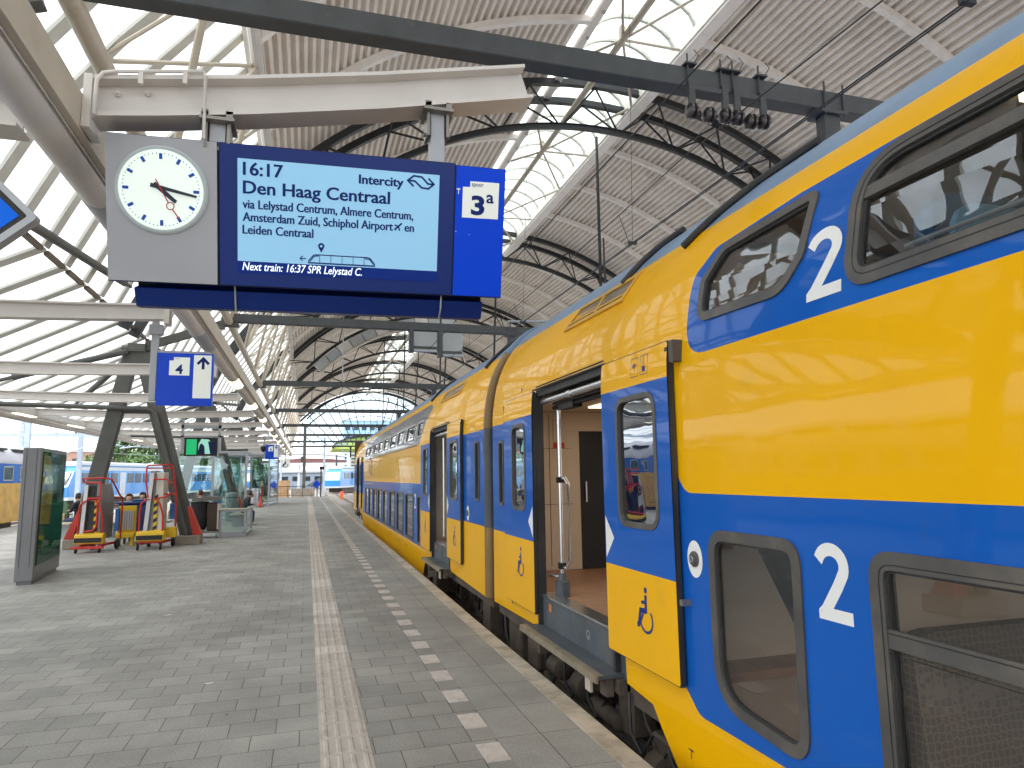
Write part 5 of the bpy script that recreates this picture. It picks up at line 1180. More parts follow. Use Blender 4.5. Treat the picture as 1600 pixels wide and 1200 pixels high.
# ================================================================== THINGS ON THE PLATFORM
def castor(m, x, y, r=.06, mi=0):
    m.lathe([(r*.6, -.02), (r, -.014), (r, .014), (r*.6, .02)], (x, y, r), 'x', 14, mi); m.box(x-.028, x+.028, y-.02, y+.02, r, r*2.2, mi)
def trolley(ox, oy, rz, label, tall):
    t = thing('ramp_trolley', label, 'trolley', (ox, oy, 0), 'red boarding ramp trolleys'); R = Matrix.Rotation(rz, 3, 'Z')
    def put(m, nm, mats, sm=35, bev=0):
        m.v = [tuple(R @ Vector(v)+Vector((ox, oy, 0))) for v in m.v]; return m.build(nm, mats, t, sm, bev)
    z0 = .16
    m = MB(); m.prism([(0, z0+.05), (-.03, z0+.07), (0, z0+.27), (.10, z0+.31), (.20, z0+.29), (.20, z0+.05)], lambda u, v, d: (d, u, v), -.32, .32); put(m, 'step_box', 'hazard_yellow', 0, .008)
    m = MB(); m.box(-.30, .30, -.045, -.015, z0+.09, z0+.20); put(m, 'black_pad', 'black', 0)
    m = MB(); m.box(-.36, .34, -.06, .05, .10, .155) if not tall else m.box(-.28, .28, .0, .06, .17, .205)
    for x in (-.2, .22): m.box(x-.03, x+.03, .05, 1.05, .13, .19)
    m.box(-.26, .28, .80, .88, .13, .19); put(m, 'chassis', 'red', 0, .006)
    for x, y in ((-.26, -.0), (.26, -.0)):
        m = MB(); castor(m, x, y, .062 if not tall else .075); put(m, 'castor', 'black')
    for x in (-.26, .32):
        m = MB(); m.lathe([(.08, -.03), (.125, -.025), (.125, .025), (.08, .03)], (x, .95, .125), 'x', 18); put(m, 'wheel', 'black')
    h = 1.66 if not tall else 1.92
    if not tall:
        m = MB(); m.prism([(.16, .30), (.98, .30), (.98, h-.35), (.75, h), (.16, h)], lambda u, v, d: (d, u, v), .07, .19)
        for q in range(7): m.box(.19, .20, .20+q*.11, .235+q*.11, .34, h-.45)
        m.box(.19, .205, .18, .96, .86, .90); put(m, 'ramp_half', 'grey_ramp', 0, .006)
        m = MB(); m.prism([(.16, .30), (.85, .30), (.70, h-.05), (.22, h-.05)], lambda u, v, d: (d, u, v), -.16, .05); put(m, 'ramp_half', 'rubber', 0)
        m = MB(); m.beam((-.20, .10, .32), (-.15, .12, h-.03), .09, .05); m.beam((-.29, .14, .32), (-.26, .14, h-.15), .015, .02); put(m, 'side_rail', 'alu', 0, .004)
    else:
        m = MB(); m.prism([(.16, .36), (.62, .36), (.62, h), (.20, h)], lambda u, v, d: (d, u, v), .04, .22); put(m, 'ramp_half', 'cream', 0, .006)
        m = MB(); m.prism([(.16, .36), (.55, .36), (.55, h+.04), (.20, h+.04)], lambda u, v, d: (d, u, v), -.10, .03); put(m, 'ramp_half', 'grey_ramp', 0, .006)
        m = MB(); m.beam((-.14, .10, .36), (-.04, .13, h-.02), .10, .05); put(m, 'side_rail', 'alu', 0, .004)
    xs = .085 if not tall else .07
    m = MB()
    for q in range(10):
        za = .36+q*.095; y_ = .135
        m.add([(xs-.04, y_, za), (xs+.04, y_, za+.06), (xs+.04, y_, za+.155), (xs-.04, y_, za+.095), (xs-.04, y_+.015, za), (xs+.04, y_+.015, za+.06), (xs+.04, y_+.015, za+.155), (xs-.04, y_+.015, za+.095)], [(3, 2, 1, 0), (4, 5, 6, 7), (0, 1, 5, 4), (1, 2, 6, 5), (2, 3, 7, 6), (3, 0, 4, 7)], q % 2)
    put(m, 'hazard_stripe', ['hazard_yellow', 'black'], 0)
    r = .021; zt = z0+.28
    m = MB(); m.tube([(-.27, .07, zt), (-.27, .06, .90), (-.24, .04, 1.14), (-.14, .02, 1.24), (.10, .02, 1.25), (.19, .03, 1.14), (.25, .05, .92), (.27, .07, .80), (.27, .07, zt)], r, 10); put(m, 'front_rail', 'red')
    if not tall:
        m = MB(); m.tube([(.16, .02, 1.20), (.14, .05, .62), (.07, .05, .53), (-.14, .05, .50)], r, 10); put(m, 'inner_rail', 'red')
        m = MB(); m.tube([(.17, .08, 1.18), (.17, .10, 1.62), (.15, .12, 1.70)], r, 10); m.tube([(-.10, .08, 1.30), (.17, .1, 1.30)], r, 8); m.tube([(-.23, .18, 1.70), (-.25, .12, 1.78), (.20, .12, 1.80), (.34, .30, 1.76), (.40, .75, 1.35), (.40, .95, 1.28), (.38, .98, .25)], r, 10); m.tube([(-.23, .18, 1.70), (.0, .14, 1.68), (.16, .10, 1.68)], r, 8); m.tube([(.22, .9, 1.30), (.40, .9, 1.30)], r, 8); put(m, 'upper_rail', 'red')
    else:
        m = MB(); m.tube([(.0, .10, 1.75), (.30, .12, 1.74), (.42, .16, 1.62), (.42, .16, 1.40), (.30, .12, 1.30), (.10, .08, 1.26)], r, 10); put(m, 'inner_rail', 'red')
        m = MB(); m.tube([(-.10, .10, 1.28), (-.19, .14, 1.70), (-.20, .2, 2.06), (-.16, .2, 2.10), (.36, .24, 2.11), (.40, .26, 2.06), (.46, .45, 1.40), (.46, .55, .30)], r, 10); m.tube([(-.2, .2, 2.02), (.40, .25, 2.02)], r*.6, 8); m.tube([(.2, .4, 1.36), (.46, .45, 1.36)], r, 8); put(m, 'upper_rail', 'red')
        m = MB(); m.box(.25, .50, .42, .60, .26, .52); put(m, 'rear_box', 'hazard_yellow', 0, .008); m = MB(); m.box(.30, .42, .55, .62, .72, 1.12); put(m, 'blue_pad', 'bin_blue_light', 0, .01)
    return t
trolley(-5.03, 19.2, radians(-6), 'red boarding-ramp trolley with wide grey ribbed ramp halves and a low red bar', False)
trolley(-3.72, 19.35, radians(-4), 'tall red boarding-ramp trolley with narrow pale ramp halves beside the dark support leg', True)

t = thing('rolling_container', 'big dark blue rolling waste container behind the red trolleys', 'container', (-4.4, 21.7, 0))
m = MB(); m.prism([(-.50, .20), (.50, .20), (.56, 1.08), (-.56, 1.08)], lambda u, v, d: (-4.40+u, 21.45+d, v), 0, .75); m.build('tub', 'bin_blue', t, 0, bevel=.03)
m = MB(); m.box(-5.0, -3.8, 21.40, 22.25, 1.08, 1.14); m.prism([(-.25, 1.14), (.25, 1.14), (.2, 1.2), (-.2, 1.2)], lambda u, v, d: (-4.4+u, 21.5+d, v), 0, .5); m.build('lid', 'bin_blue', t, 0, bevel=.02)
for x, y in ((-4.75, 21.5), (-4.0, 21.5), (-4.75, 22.1), (-4.0, 22.1)):
    m = MB(); castor(m, x, y, .10); m.build('castor', 'black', t)
t = thing('newspaper_rack', 'yellow rack holding grey papers between the two red trolleys', 'rack', (-4.55, 20.9, 0))
m = MB(); m.box(-4.80, -4.36, 20.88, 20.93, .30, 1.05); m.box(-4.80, -4.36, 20.70, 20.90, .22, .34); m.box(-4.78, -4.70, 20.75, 20.9, .0, .3); m.box(-4.46, -4.38, 20.75, 20.9, .0, .3); m.build('frame', 'hazard_yellow', t, 0, bevel=.01)
m = MB()
for q in range(6): m.box(-4.73+q*.055, -4.69+q*.055, 20.84, 20.875, .42, .92)
m.build('papers', 'alu', t, 0); m = MB(); m.box(-4.85, -4.76, 20.80, 20.9, .4, .98); m.build('blue_binder', 'bin_blue_light', t, 0)

t = thing('cleaning_cart', 'brown and grey wheeled cleaning cart with a bag, behind the support foot', 'cart', (-2.9, 22.9, 0))
m = MB(); m.prism([(-.02, .20), (.30, .20), (.32, 1.02), (-.04, 1.02)], lambda u, v, d: (-2.80+u, 22.62+d, v), 0, .55); m.build('bin', 'bin_brown', t, 0, bevel=.02)
m = MB(); m.box(-2.545, -2.46, 22.60, 23.1, .24, 1.0); m.build('side_panel', 'cream', t, 0, bevel=.01); m = MB(); m.box(-2.55, -2.455, 22.59, 23.1, 1.0, 1.07); m.build('blue_strip', 'bin_blue_light', t, 0)
m = MB(); m.prism(rpoly([(-.40, 1.08), (.36, 1.08), (.34, 1.2), (.0, 1.22), (-.38, 1.14)], .04, 3), lambda u, v, d: (-2.86+u, 22.58+d, v), 0, .6); m.build('lid', 'bin_lid', t, 0, bevel=.015)
m = MB(); m.lathe([(.16, .22), (.23, .35), (.25, .7), (.24, .98), (.26, 1.06)], (-3.06, 22.85, 0), 'z', 18)
rng = random.Random(3); m.v = [(x+rng.uniform(-.015, .015), y+rng.uniform(-.015, .015), z) for x, y, z in m.v]; m.build('bag', 'fabric_dark', t, 60)
m = MB(); m.box(-3.3, -2.46, 22.6, 23.1, .14, .19); m.tube([(-3.32, 22.65, .2), (-3.32, 22.65, 1.1), (-3.32, 23.05, 1.1), (-3.32, 23.05, .2)], .015, 8); m.build('frame', 'steel_worn', t, 0)
for x in (-3.2, -2.95, -2.55):
    m = MB(); castor(m, x, 22.62, .07); m.build('castor', 'galv', t)
m = MB(); m.lathe([(.02, -.06), (.07, -.04), (.07, .04), (.02, .06)], (-3.08, 22.5, .24), 'z', 12); m.build('blue_sponge', 'bin_blue_light', t)

def frame_box(m, x0, x1, z0, z1, y, w, d): m.box(x0, x0+w, y, y+d, z0, z1); m.box(x1-w, x1, y, y+d, z0, z1); m.box(x0+w, x1-w, y, y+d, z1-w, z1); m.box(x0+w, x1-w, y, y+d, z0, z0+w)
t = thing('glass_barrier', 'low glass wind barrier with a white top rail beside the cleaning cart', 'barrier', (-2.1, 22.65, 0))
m = MB(); frame_box(m, -2.50, -1.72, .0, .80, 22.6, .07, .07); m.box(-2.45, -1.75, 22.6, 22.67, .07, .16); m.build('frame', 'galv', t, 0, bevel=.005)
m = MB(); m.box(-2.52, -1.70, 22.55, 22.75, .802, .84); m.build('top_rail', 'cream', t, 0, bevel=.006)
m = MB(); m.box(-2.42, -1.80, 22.63, 22.64, .17, .72); m.build('pane', 'pane_shelter', t, 0)
m = MB(); frame_box(m, 22.75, 25.2, 0, .80, 0, .07, .07); m.v = [(-1.79+y, x, z) for x, y, z in m.v]; m.build('side_frame', 'galv', t, 0); m = MB(); m.box(-1.76, -1.75, 22.8, 25.1, .1, .72); m.build('side_pane', 'pane_shelter', t, 0)

def bench(cx, cy, lx, ly, label):
    t = thing('platform_bench', label, 'bench', (cx, cy, 0), 'platform benches')
    m = MB(); m.box(cx-lx/2, cx+lx/2, cy-ly/2, cy+ly/2, .40, .46); m.build('seat', 'concrete', t, 0, bevel=.012)
    for s in (-1, 1):
        m = MB()
        if lx > ly: m.box(cx+s*lx*.36-.06, cx+s*lx*.36+.06, cy-ly*.35, cy+ly*.35, 0, .398)
        else: m.box(cx-lx*.35, cx+lx*.35, cy+s*ly*.36-.06, cy+s*ly*.36+.06, 0, .398)
        m.build('leg', 'galv', t, 0)
    return t
bench(-2.38, 28.0, .5, 2.0, 'bench under the leaning man in the dark jacket'); bench(-3.45, 26.1, .5, 1.8, 'bench under the curly-haired person behind the cleaning cart')
bench(-5.0, 24.15, 1.9, .5, 'bench behind the dark blue rolling container'); bench(-7.1, 25.1, .5, 1.9, 'bench under the person with a yellow strap beside the grey pillar')

t = thing('bin_cylinder', 'tall grey cylindrical bin standing past the seated man', 'bin', (-3.03, 45.7, 0))
m = MB(); m.lathe([(.20, 0), (.21, .02), (.21, 1.06), (.19, 1.12), (.12, 1.13)], (-3.03, 45.7, 0), 'z', 24); m.build('body', 'galv', t, 40); m = MB(); m.lathe([(.213, .98), (.213, 1.0)], (-3.03, 45.7, 0), 'z', 24); m.build('band', 'rubber', t, 40)
t = thing('bin_cylinder', 'wide grey round bin with a rounded rim just behind the seated man', 'bin', (-2.95, 31, 0))
m = MB(); m.lathe([(.24, 0), (.25, .02), (.25, 1.05), (.23, 1.15), (.15, 1.17)], (-2.95, 31, 0), 'z', 24); m.build('body', 'galv', t, 40); m = MB(); m.lathe([(.253, .95), (.253, .98)], (-2.95, 31, 0), 'z', 24); m.build('band', 'rubber', t, 40)
t = thing('traffic_cone', 'red traffic cone beside the tall grey cylindrical bin', 'cone', (-2.66, 45, 0))
m = MB(); m.box(-2.86, -2.46, 44.8, 45.2, 0, .04); m.build('base', 'rubber', t, 0); m = MB(); m.lathe([(.15, .04), (.03, .62), (.02, .64)], (-2.66, 45, 0), 'z', 16); m.build('cone', 'red_dull', t)
def glass_screen(name, label, segs, h):
    p = segs[0]; t = thing(name, label, 'glass shelter', (p[0], p[1], 0))
    fr = MB()
    for x, y in segs: fr.box(x-.045, x+.045, y-.045, y+.045, 0, h)
    for (xa, y0), (xb, y1) in zip(segs, segs[1:]):
        d = Vector((xb-xa, y1-y0, 0)).normalized()*.05
        for z, w in ((h-.05, .09), (.12, .06)): fr.beam((xa+d.x, y0+d.y, z), (xb-d.x, y1-d.y, z), .06, w)
        m = MB(); m.beam((xa+d.x, y0+d.y, h/2), (xb-d.x, y1-d.y, h/2), .012, h-.4); m.build('pane', 'pane_shelter', t, 0)
    fr.build('frame', 'galv', t, 0); return t
g1 = glass_screen('glass_screen', 'tall glass wind screen in front of the second dark support', [(-4.9, 30), (-3.6, 30), (-2.35, 30), (-2.35, 32.5)], 2.85)
g2 = glass_screen('glass_shelter', 'glass waiting shelter near the platform end under the small blue sign', [(-5.6, 47), (-4.0, 47), (-2.3, 47), (-1.95, 52), (-3.8, 52), (-5.6, 52), (-5.6, 47.1)], 3.2)
m = MB(); m.prism([(-5.7, 46.8), (-2.2, 46.8), (-1.8, 52.2), (-5.7, 52.2)], lambda u, v, d: (u, v, d), 3.21, 3.34); m.build('roof', 'galv', g2, 0)
m = MB(); m.box(-5.4, -2.6, 51.4, 51.8, .42, .47); m.build('seat', 'timber', g2, 0)
t = thing('luggage_stack', 'brown cardboard boxes on a dark cart inside the glass shelter', 'boxes', (-4.0, 49.5, 0))
m = MB(); m.box(-4.5, -3.6, 49.2, 49.9, .25, .30); castor(m, -4.4, 49.3, .1); castor(m, -3.7, 49.3, .1); m.build('cart', 'black', t, 0); m = MB(); m.box(-4.4, -3.9, 49.3, 49.8, .305, 1.3); m.box(-3.88, -3.65, 49.3, 49.7, .305, .9); m.build('boxes', 'timber', t, 0)

# end-of-platform fence, signal, post
t = thing('platform_fence', 'dark barred fence closing the platform end', 'fence', (-1, 66.6, 0))
m = MB(); m.box(-4.2, 1.0, 66.58, 66.62, .95, 1.0); m.box(-4.2, 1.0, 66.58, 66.62, .12, .16)
for i in range(41): x = -4.2+i*.13; m.box(x-.012, x+.012, 66.585, 66.615, .16, .95)
m.build('bars', 'black', t, 0)
for i in range(5):
    m = MB(); x = -4.2+i*1.3; m.box(x-.03, x+.03, 66.56, 66.64, 0, 1.05); m.build('post', 'black', t, 0)
t = thing('signal_post', 'black signal post with a lamp head at the platform end', 'signal', (1.28, 66.2, 0))
m = MB(); m.tube([(1.28, 66.2, 0), (1.28, 66.2, 2.5)], .06, 10); m.build('post', 'black', t); m = MB(); m.box(1.13, 1.55, 66.05, 66.3, 2.45, 2.75); m.build('head', 'black', t, 0)
t = thing('diamond_marker', 'small blue diamond plate on a thin pole by the platform-end fence', 'sign', (.9, 66.0, 0))
D = lambda u, v, d: (.90+(u-v)*.7071, 66-d, 1.13+(u+v)*.7071)
m = MB(); m.prism(rect(-.27, .27, -.27, .27), D, -.02, .02); m.build('plate', 'sign_blue', t, 0); m = MB(); m.tube([(.90, 66.05, 0), (.90, 66.05, 1.4)], .025, 8); m.build('pole', 'galv', t)
t = thing('signal_lamp', 'low red signal lamp on the track beyond the train', 'signal', (4.2, 88, -1))
m = MB(); m.box(4.0, 4.4, 87.9, 88.2, -1, .0); m.build('case', 'orange', t, 0); m = MB(); m.lathe([(.02, 0), (.18, .01), (.18, .05)], (4.2, 87.84, -.25), 'y', 14); m.build('lens', 'red_signal', t)
t = thing('work_cart', 'small cart with red and black cases at the fence', 'cart', (-3.4, 66.0, 0))
m = MB(); m.box(-3.9, -2.7, 65.8, 66.3, .18, .24); castor(m, -3.7, 65.9, .09); castor(m, -2.9, 65.9, .09); m.build('deck', 'black', t, 0); m = MB(); m.box(-3.85, -3.65, 65.85, 66.2, .245, 1.1); m.box(-3.3, -3.15, 65.85, 66.2, .245, 1.0); m.build('red_case', 'red', t, 0); m = MB(); m.box(-3.62, -3.35, 65.85, 66.2, .245, .95); m.build('black_case', 'black', t, 0); m = MB(); m.box(-3.1, -2.75, 65.85, 66.2, .245, .5); m.build('white_case', 'cream', t, 0)
t = thing('timber_stack', 'stack of orange-brown boards behind the platform-end fence', 'boards', (-2.8, 71, -1))
m = MB()
for q in range(6): m.box(-4.2+.05*(q % 2), -1.6+.04*(q % 3), 70.5, 71.5, -1+q*.42, -1+q*.42+.40)
m.build('boards', 'timber', t, 0)

# ================================================================== PEOPLE (seated, small in the picture)
def person(label, px, py, rz, lean, look, top, leg, hairm, shoe='shoe', arms='phone', seat=.46):
    t = thing('person', label, 'person', (px, py, 0)); dz = seat-.46
    l = sin(lean); c_ = cos(lean)
    def T(h): return (l*(h-.52), .52+dz+c_*(h-.52))
    V = []; Rr = []; E = []; M = []
    def add(p, r, par, m):
        V.append(Vector(p)); Rr.append(r)
        if par is not None: E.append((par, len(V)-1)); M.append(m)
        return len(V)-1
    pel = add((0, 0, .545+dz), .145, None, None)
    y, z = T(.72); wa = add((0, y, z), .13, pel, 0)
    y, z = T(.92); chx = add((0, y, z), .15, wa, 0)
    y, z = T(1.05); nb = add((0, y, z), .075, chx, 0)
    y, z = T(1.12); nk = add((0, y+.01, z), .052, nb, 1)
    hy, hz = T(1.21); hy += .03; hz -= look*.02
    hd = add((0, hy, hz), .083, nk, 1); ht = add((0, hy-look*.0+.005, hz+.085), .075, hd, 1)
    fy, fz = cos(-look), sin(-look)
    nose = add((0, hy+.10*fy, hz+.02+.10*fz), .014, hd, 1); ch = add((0, hy+.075*fy+.02*fz, hz-.05+.06*fz), .03, hd, 1)
    for s in (-1, 1):
        ear = add((s*.082, hy-.01, hz+.02), .014, hd, 1)
        y, z = T(1.01); sh = add((s*.175, y, z), .068, nb, 0)
        y2, z2 = T(.80); el = add((s*.225, y2+.10, z2-.02), .048, sh, 0)
        wy, wz = (y2+.30, z2-.0) if arms == 'phone' else (.34, .62+dz)
        wr = add((s*.07, wy, wz), .030, el, 0); pa = add((s*.045, wy+.055, wz+.01), .030, wr, 1)
        for q in range(4): add((s*.045+(q-1.5)*.019, wy+.125-abs(q-1.4)*.012, wz-.006), .0085, pa, 1)
        add((s*.01, wy+.075, wz+.03), .0095, pa, 1)
        hp = add((s*.095, .06, .53+dz), .095, pel, 2); kn = add((s*.13, .45, .50+dz), .068, hp, 2); an = add((s*.13, .40+s*.03, .10), .044, kn, 2)
        hl = add((s*.13, .38+s*.03, .052), .042, an, 3); add((s*.14, .54+s*.03, .04), .036, hl, 3)
    Rm = Matrix.Rotation(rz, 3, 'Z'); W_ = [Rm @ v+Vector((px, py, 0)) for v in V]
    me = bpy.data.meshes.new('body'); me.from_pydata([tuple(v) for v in W_], E, []); o = bpy.data.objects.new('tmp', me); COL.objects.link(o)
    k = o.modifiers.new('s', 'SKIN'); k.use_smooth_shade = True
    for i, r in enumerate(Rr): me.skin_vertices[0].data[i].radius = (r, r); me.skin_vertices[0].data[i].use_root = (i == 0)
    b = o.modifiers.new('u', 'SUBSURF'); b.levels = b.render_levels = 2
    dg = bpy.context.evaluated_depsgraph_get(); dg.update(); nm = bpy.data.meshes.new_from_object(o.evaluated_get(dg)); bpy.data.objects.remove(o)
    nm.materials.clear()
    for q in (top, 'skin', leg, shoe): nm.materials.append(MATS[q])
    seg = [(W_[a], W_[b_], Rr[a], Rr[b_], mm) for (a, b_), mm in zip(E, M)]
    for f in nm.polygons:
        best = None; c = f.center
        for a, b_, ra, rb, mm in seg:
            d = b_-a; s = max(0, min(1, (c-a).dot(d)/d.length_squared)); dist = (c-(a+d*s)).length-(ra+(rb-ra)*s)
            if best is None or dist < best[0]: best = (dist, mm)
        f.material_index = best[1]; f.use_smooth = True
    nm.name = 'body'; bo = bpy.data.objects.new('body', nm); COL.objects.link(bo); hang(bo, t)
    m = MB(); H = Rm @ Vector((0, hy-.012, hz+.045))+Vector((px, py, 0)); rng = random.Random(len(label))
    m.lathe([(.02, .112), (.062, .098), (.092, .06), (.102, .01), (.099, -.03), (.085, -.06)], H, 'z', 20)
    fwd_ = Rm @ Vector((0, 1, 0)); vv = []
    for x, y, z in m.v:
        q = Vector((x, y, z))-H; a = q.dot(fwd_)
        if a > .03 and q.z < .06: q -= fwd_*min(a-.03, .08); q.z = max(q.z, .05) if a > .05 else q.z
        vv.append(tuple(H+q*(1+rng.uniform(-.06, .09))))
    m.v = vv; m.build('hair', hairm, t, 60)
    return t
person('person in a dark jacket and jeans sitting bent forward over a phone', -2.33, 28, radians(-90), .50, .55, 'jacket', 'jeans', 'hair', 'shoe_white')
person('person with curly brown hair and a cream coat seated behind the cleaning cart', -3.45, 26.1, radians(80), .05, .1, 'coat_cream', 'jeans', 'hair_brown')
person('person in a blue top with bowed head behind the dark blue container', -5.25, 24.1, radians(190), .30, .45, 'shirt_blue', 'jacket_black', 'hair_brown')
person('person in a cream top behind the dark blue container, beside the tall trolley', -4.83, 24.1, radians(160), .10, .15, 'coat_cream', 'jacket_black', 'hair')
p = person('person in a black top with a yellow strap seated beside the grey pillar', -6.85, 25.1, radians(60), .12, .25, 'jacket_black', 'jeans', 'hair')
m = MB(); m.tube([(-7.02, 25.18, 1.02), (-6.90, 25.28, .85), (-6.78, 25.30, .70), (-6.7, 25.2, .6)], .022, 6); m.build('strap', 'hazard_yellow', p)
t = thing('backpack', 'green and brown backpack on the bench beside the person with the yellow strap', 'backpack', (-7.42, 25.35, .46))
m = MB(); m.prism(rpoly([(-.18, .465), (.18, .465), (.17, .95), (.08, 1.08), (-.08, 1.08), (-.17, .95)], .05, 3), lambda u, v, d: (-7.42+u, 25.25+d, v), 0, .22); m.build('bag', 'shirt_green', t, 0, bevel=.03); m = MB(); m.box(-7.54, -7.30, 25.21, 25.25, .5, .72); m.build('pocket', 'timber', t, 0, bevel=.01)

# ================================================================== BEYOND THE PLATFORM
t = thing('old_coach', 'old yellow and blue coach with a pale roof at the far left', 'train coach', (-12.7, 22, -.8))
def OC(y, z, d): return (-11.3+d, y, z)
wins = [rpoly([(y, 1.78), (y+.95, 1.78), (y+.95, 2.36), (y, 2.36)], .06, 3) for y in [10.4+1.62*i for i in range(15)]]
skin('body', rect(9.5, 35.2, .15, 2.55), [inset(w, .02) for w in wins], [(rect(9, 36, 1.69, 2.46), 1), (rect(9, 36, 2.46, 3), 2)], ['old_yellow', 'blue', 'old_roof'], OC, 0, t, [])
for w in wins:
    m = MB(); m.ring(w, inset(w, .05), OC, -.02, .01); f = m.build('window', 'galv', t, 0); m = MB(); m.flat(inset(w, .04), OC, -.012); m.build('pane', 'train_glass', f, 0)
m = MB(); rp_ = [(-11.3, 2.55), (-11.36, 2.85), (-11.6, 3.12), (-12.1, 3.3), (-12.7, 3.36), (-13.3, 3.3), (-13.8, 3.12), (-14.04, 2.85), (-14.1, 2.55)]; m.prism(rp_, lambda u, v, d: (u, d, v), 9.5, 35.2); m.build('roof', 'old_roof', t, 40)
m = MB()
for i in range(10): m.box(-11.62, -11.35, 11+i*2.4, 12.6+i*2.4, 2.98, 3.06)
m.build('roof_vent', 'black', t, 0)
m = MB(); m.box(-14.1, -11.35, 9.5, 35.18, .15, .17); m.box(-14.1, -14.06, 9.5, 35.2, .15, 2.55); m.box(-14.1, -11.3, 35.2, 35.3, .15, 3.2); m.box(-14.1, -11.3, 9.4, 9.5, .15, 3.2); m.build('end_wall', 'old_yellow', t, 0)
m = MB(); m.box(-14, -11.45, 12, 33, -.35, .14)
for y in (13, 15.4, 29.5, 32): m.lathe([(.44, 0), (.46, .04), (.3, .08), (.1, .1)], (-11.9, y, -.34), 'x', 20)
m.box(-11.7, -11.5, 12, 16.4, -.5, -.2); m.box(-11.7, -11.5, 28.6, 33, -.5, -.2); m.build('running_gear', 'under', t, 0)
m = MB()
for y in (13.5, 20.3, 27.0): m.stroke([(y, 1.4), (y, .35), (y+3.2, .35), (y+3.2, 1.4)], .02, OC, .002, closed=True)
m.build('panel_joint', 'under', t, 0)

def commuter(label, a, b, nose=True):
    a, b = Vector(a), Vector(b); d = (b-a).normalized(); n_ = Vector((d.y, -d.x, 0)); Lg = (b-a).length
    t = thing('commuter_train', label, 'train', a, 'pale blue commuter trains')
    def F(s, z, w): return tuple(a+d*s+n_*w+Vector((0, 0, z+.8)))
    m = MB(); pr = [(0, .2), (0, 1.2), (-1.1 if False else 0.9, 2.6), (1.6, 3.1), (Lg, 3.1), (Lg, .2)]
    m.prism(pr, lambda u, v, dd: F(u, v, dd), -1.4, 1.4); m.build('body', 'sky_blue_train', t, 0, bevel=.08)
    m = MB(); m.prism([(1.4, 3.1), (Lg, 3.1), (Lg, 3.6), (2.0, 3.6)], lambda u, v, dd: F(u, v, dd), -1.25, 1.25); m.build('roof', 'pale_train', t, 0, bevel=.15)
    m = MB(); m.prism([(1.2, 2.75), (Lg, 2.75), (Lg, 3.09), (1.6, 3.09)], lambda u, v, dd: F(u, v, dd), -1.42, 1.42); m.prism([(0.0, .0), (Lg, .0), (Lg, .30), (0, .30)], lambda u, v, dd: F(u, v, dd), -1.41, 1.41); m.build('pale_band', 'pale_train', t, 0)
    k = 0; s = 2.2
    while s < Lg-2:
        m = MB()
        for w in (-1.415, 1.415): m.prism(rect(s, s+1.35, 1.5, 2.5), lambda u, v, dd: F(u, v, w+dd*(1 if w > 0 else -1)), -.03, .02)
        m.build('window', 'train_glass', t, 0); s += 1.8; k += 1
        if k % 4 == 0:
            m = MB()
            for w in (-1.415, 1.415): m.prism(rect(s, s+1.2, .35, 2.6), lambda u, v, dd: F(u, v, w+dd*(1 if w > 0 else -1)), -.03, .025)
            m.build('door', 'pale_train', t, 0); s += 1.7
    m = MB(); m.prism([(0.25, 1.35), (0.86, 2.5), (.72, 2.55), (.10, 1.4)], lambda u, v, dd: F(u, v, dd), -1.15, 1.15); m.build('windscreen', 'train_glass', t, 0)
    m = MB(); m.prism(rect(2, Lg-1, -.75, .0), lambda u, v, dd: F(u, v, dd), -1.1, 1.1); m.build('running_gear', 'under', t, 0)
    return t
commuter('pale blue commuter train seen between the dark support legs at left', (-22.0, 72, -.8), (-12.0, 118, -.8))
commuter('pale blue commuter train on the curve seen past the end of the double-deck train', (4.0, 118, -.8), (16, 150, -.8))
t = thing('bridge_deck', 'long pale footbridge deck crossing the tracks beyond the hall', 'bridge', (2, 170, -1))
m = MB(); m.box(-40, 45, 168, 173, 4.6, 5.2); m.box(-40, 45, 168, 168.2, 3.2, 3.5); m.build('deck', 'bld_white', t, 0)
m = MB(); m.prism([(-14, 5.25), (-8, 5.9), (-2, 6.3), (4, 6.2), (10, 5.7), (14, 5.25)], lambda u, v, d: (u, 168.5+d, v), 0, 4); m.build('arched_roof', 'bld_red', t, 0)
m = MB(); m.prism([(-16, 6.2), (-6, 7.5), (2, 7.6), (12, 6.5), (12, 6.2), (2, 7.2), (-6, 7.1), (-16, 5.9)], lambda u, v, d: (u, 167.5+d, v), 0, 6); m.build('roof_edge', 'bld_white', t, 0)
m = MB()
for x in range(-38, 44, 6): m.box(x, x+.25, 168.1, 168.3, 3.5, 4.6); m.box(x, x+.5, 169, 170, -1, 4.6)
m.build('post', 'bld_white', t, 0)
m = MB()
for x in range(-36, 40, 12): m.prism([(x, 0), (x+5, 2.8), (x+6, 2.8), (x+6, 1.6), (x+2, -.6)], lambda u, v, d: (u, 169+d, v), 0, 2)
m.build('stair', 'bld_dark', t, 0)
def block(name, label, x0, x1, y0, y1, h, wallm, rows, cols, bands=False):
    t = thing(name, label, 'building', ((x0+x1)/2, y0, -1)); m = MB(); m.box(x0, x1, y0, y1, -1, h); m.build('wall', wallm, t, 0)
    m = MB(); m.box(x0-.2, x1+.2, y0-.2, y1+.2, h, h+.4); m.build('roof', 'bld_white', t, 0)
    ch, cw = (h-1)/rows, (x1-x0)/cols
    for i in range(rows):
        if bands:
            m = MB(); m.box(x0+.3, x1-.3, y0-.06, y0+.05, 1+i*ch, 1+i*ch+ch*.45); m.build('window', 'bld_dark', t, 0); continue
        for j in range(cols):
            m = MB(); m.box(x0+j*cw+cw*.2, x0+j*cw+cw*.8, y0-.06, y0+.05, .6+i*ch+ch*.2, .6+i*ch+ch*.75); m.build('window', 'train_glass', t, 0)
    return t
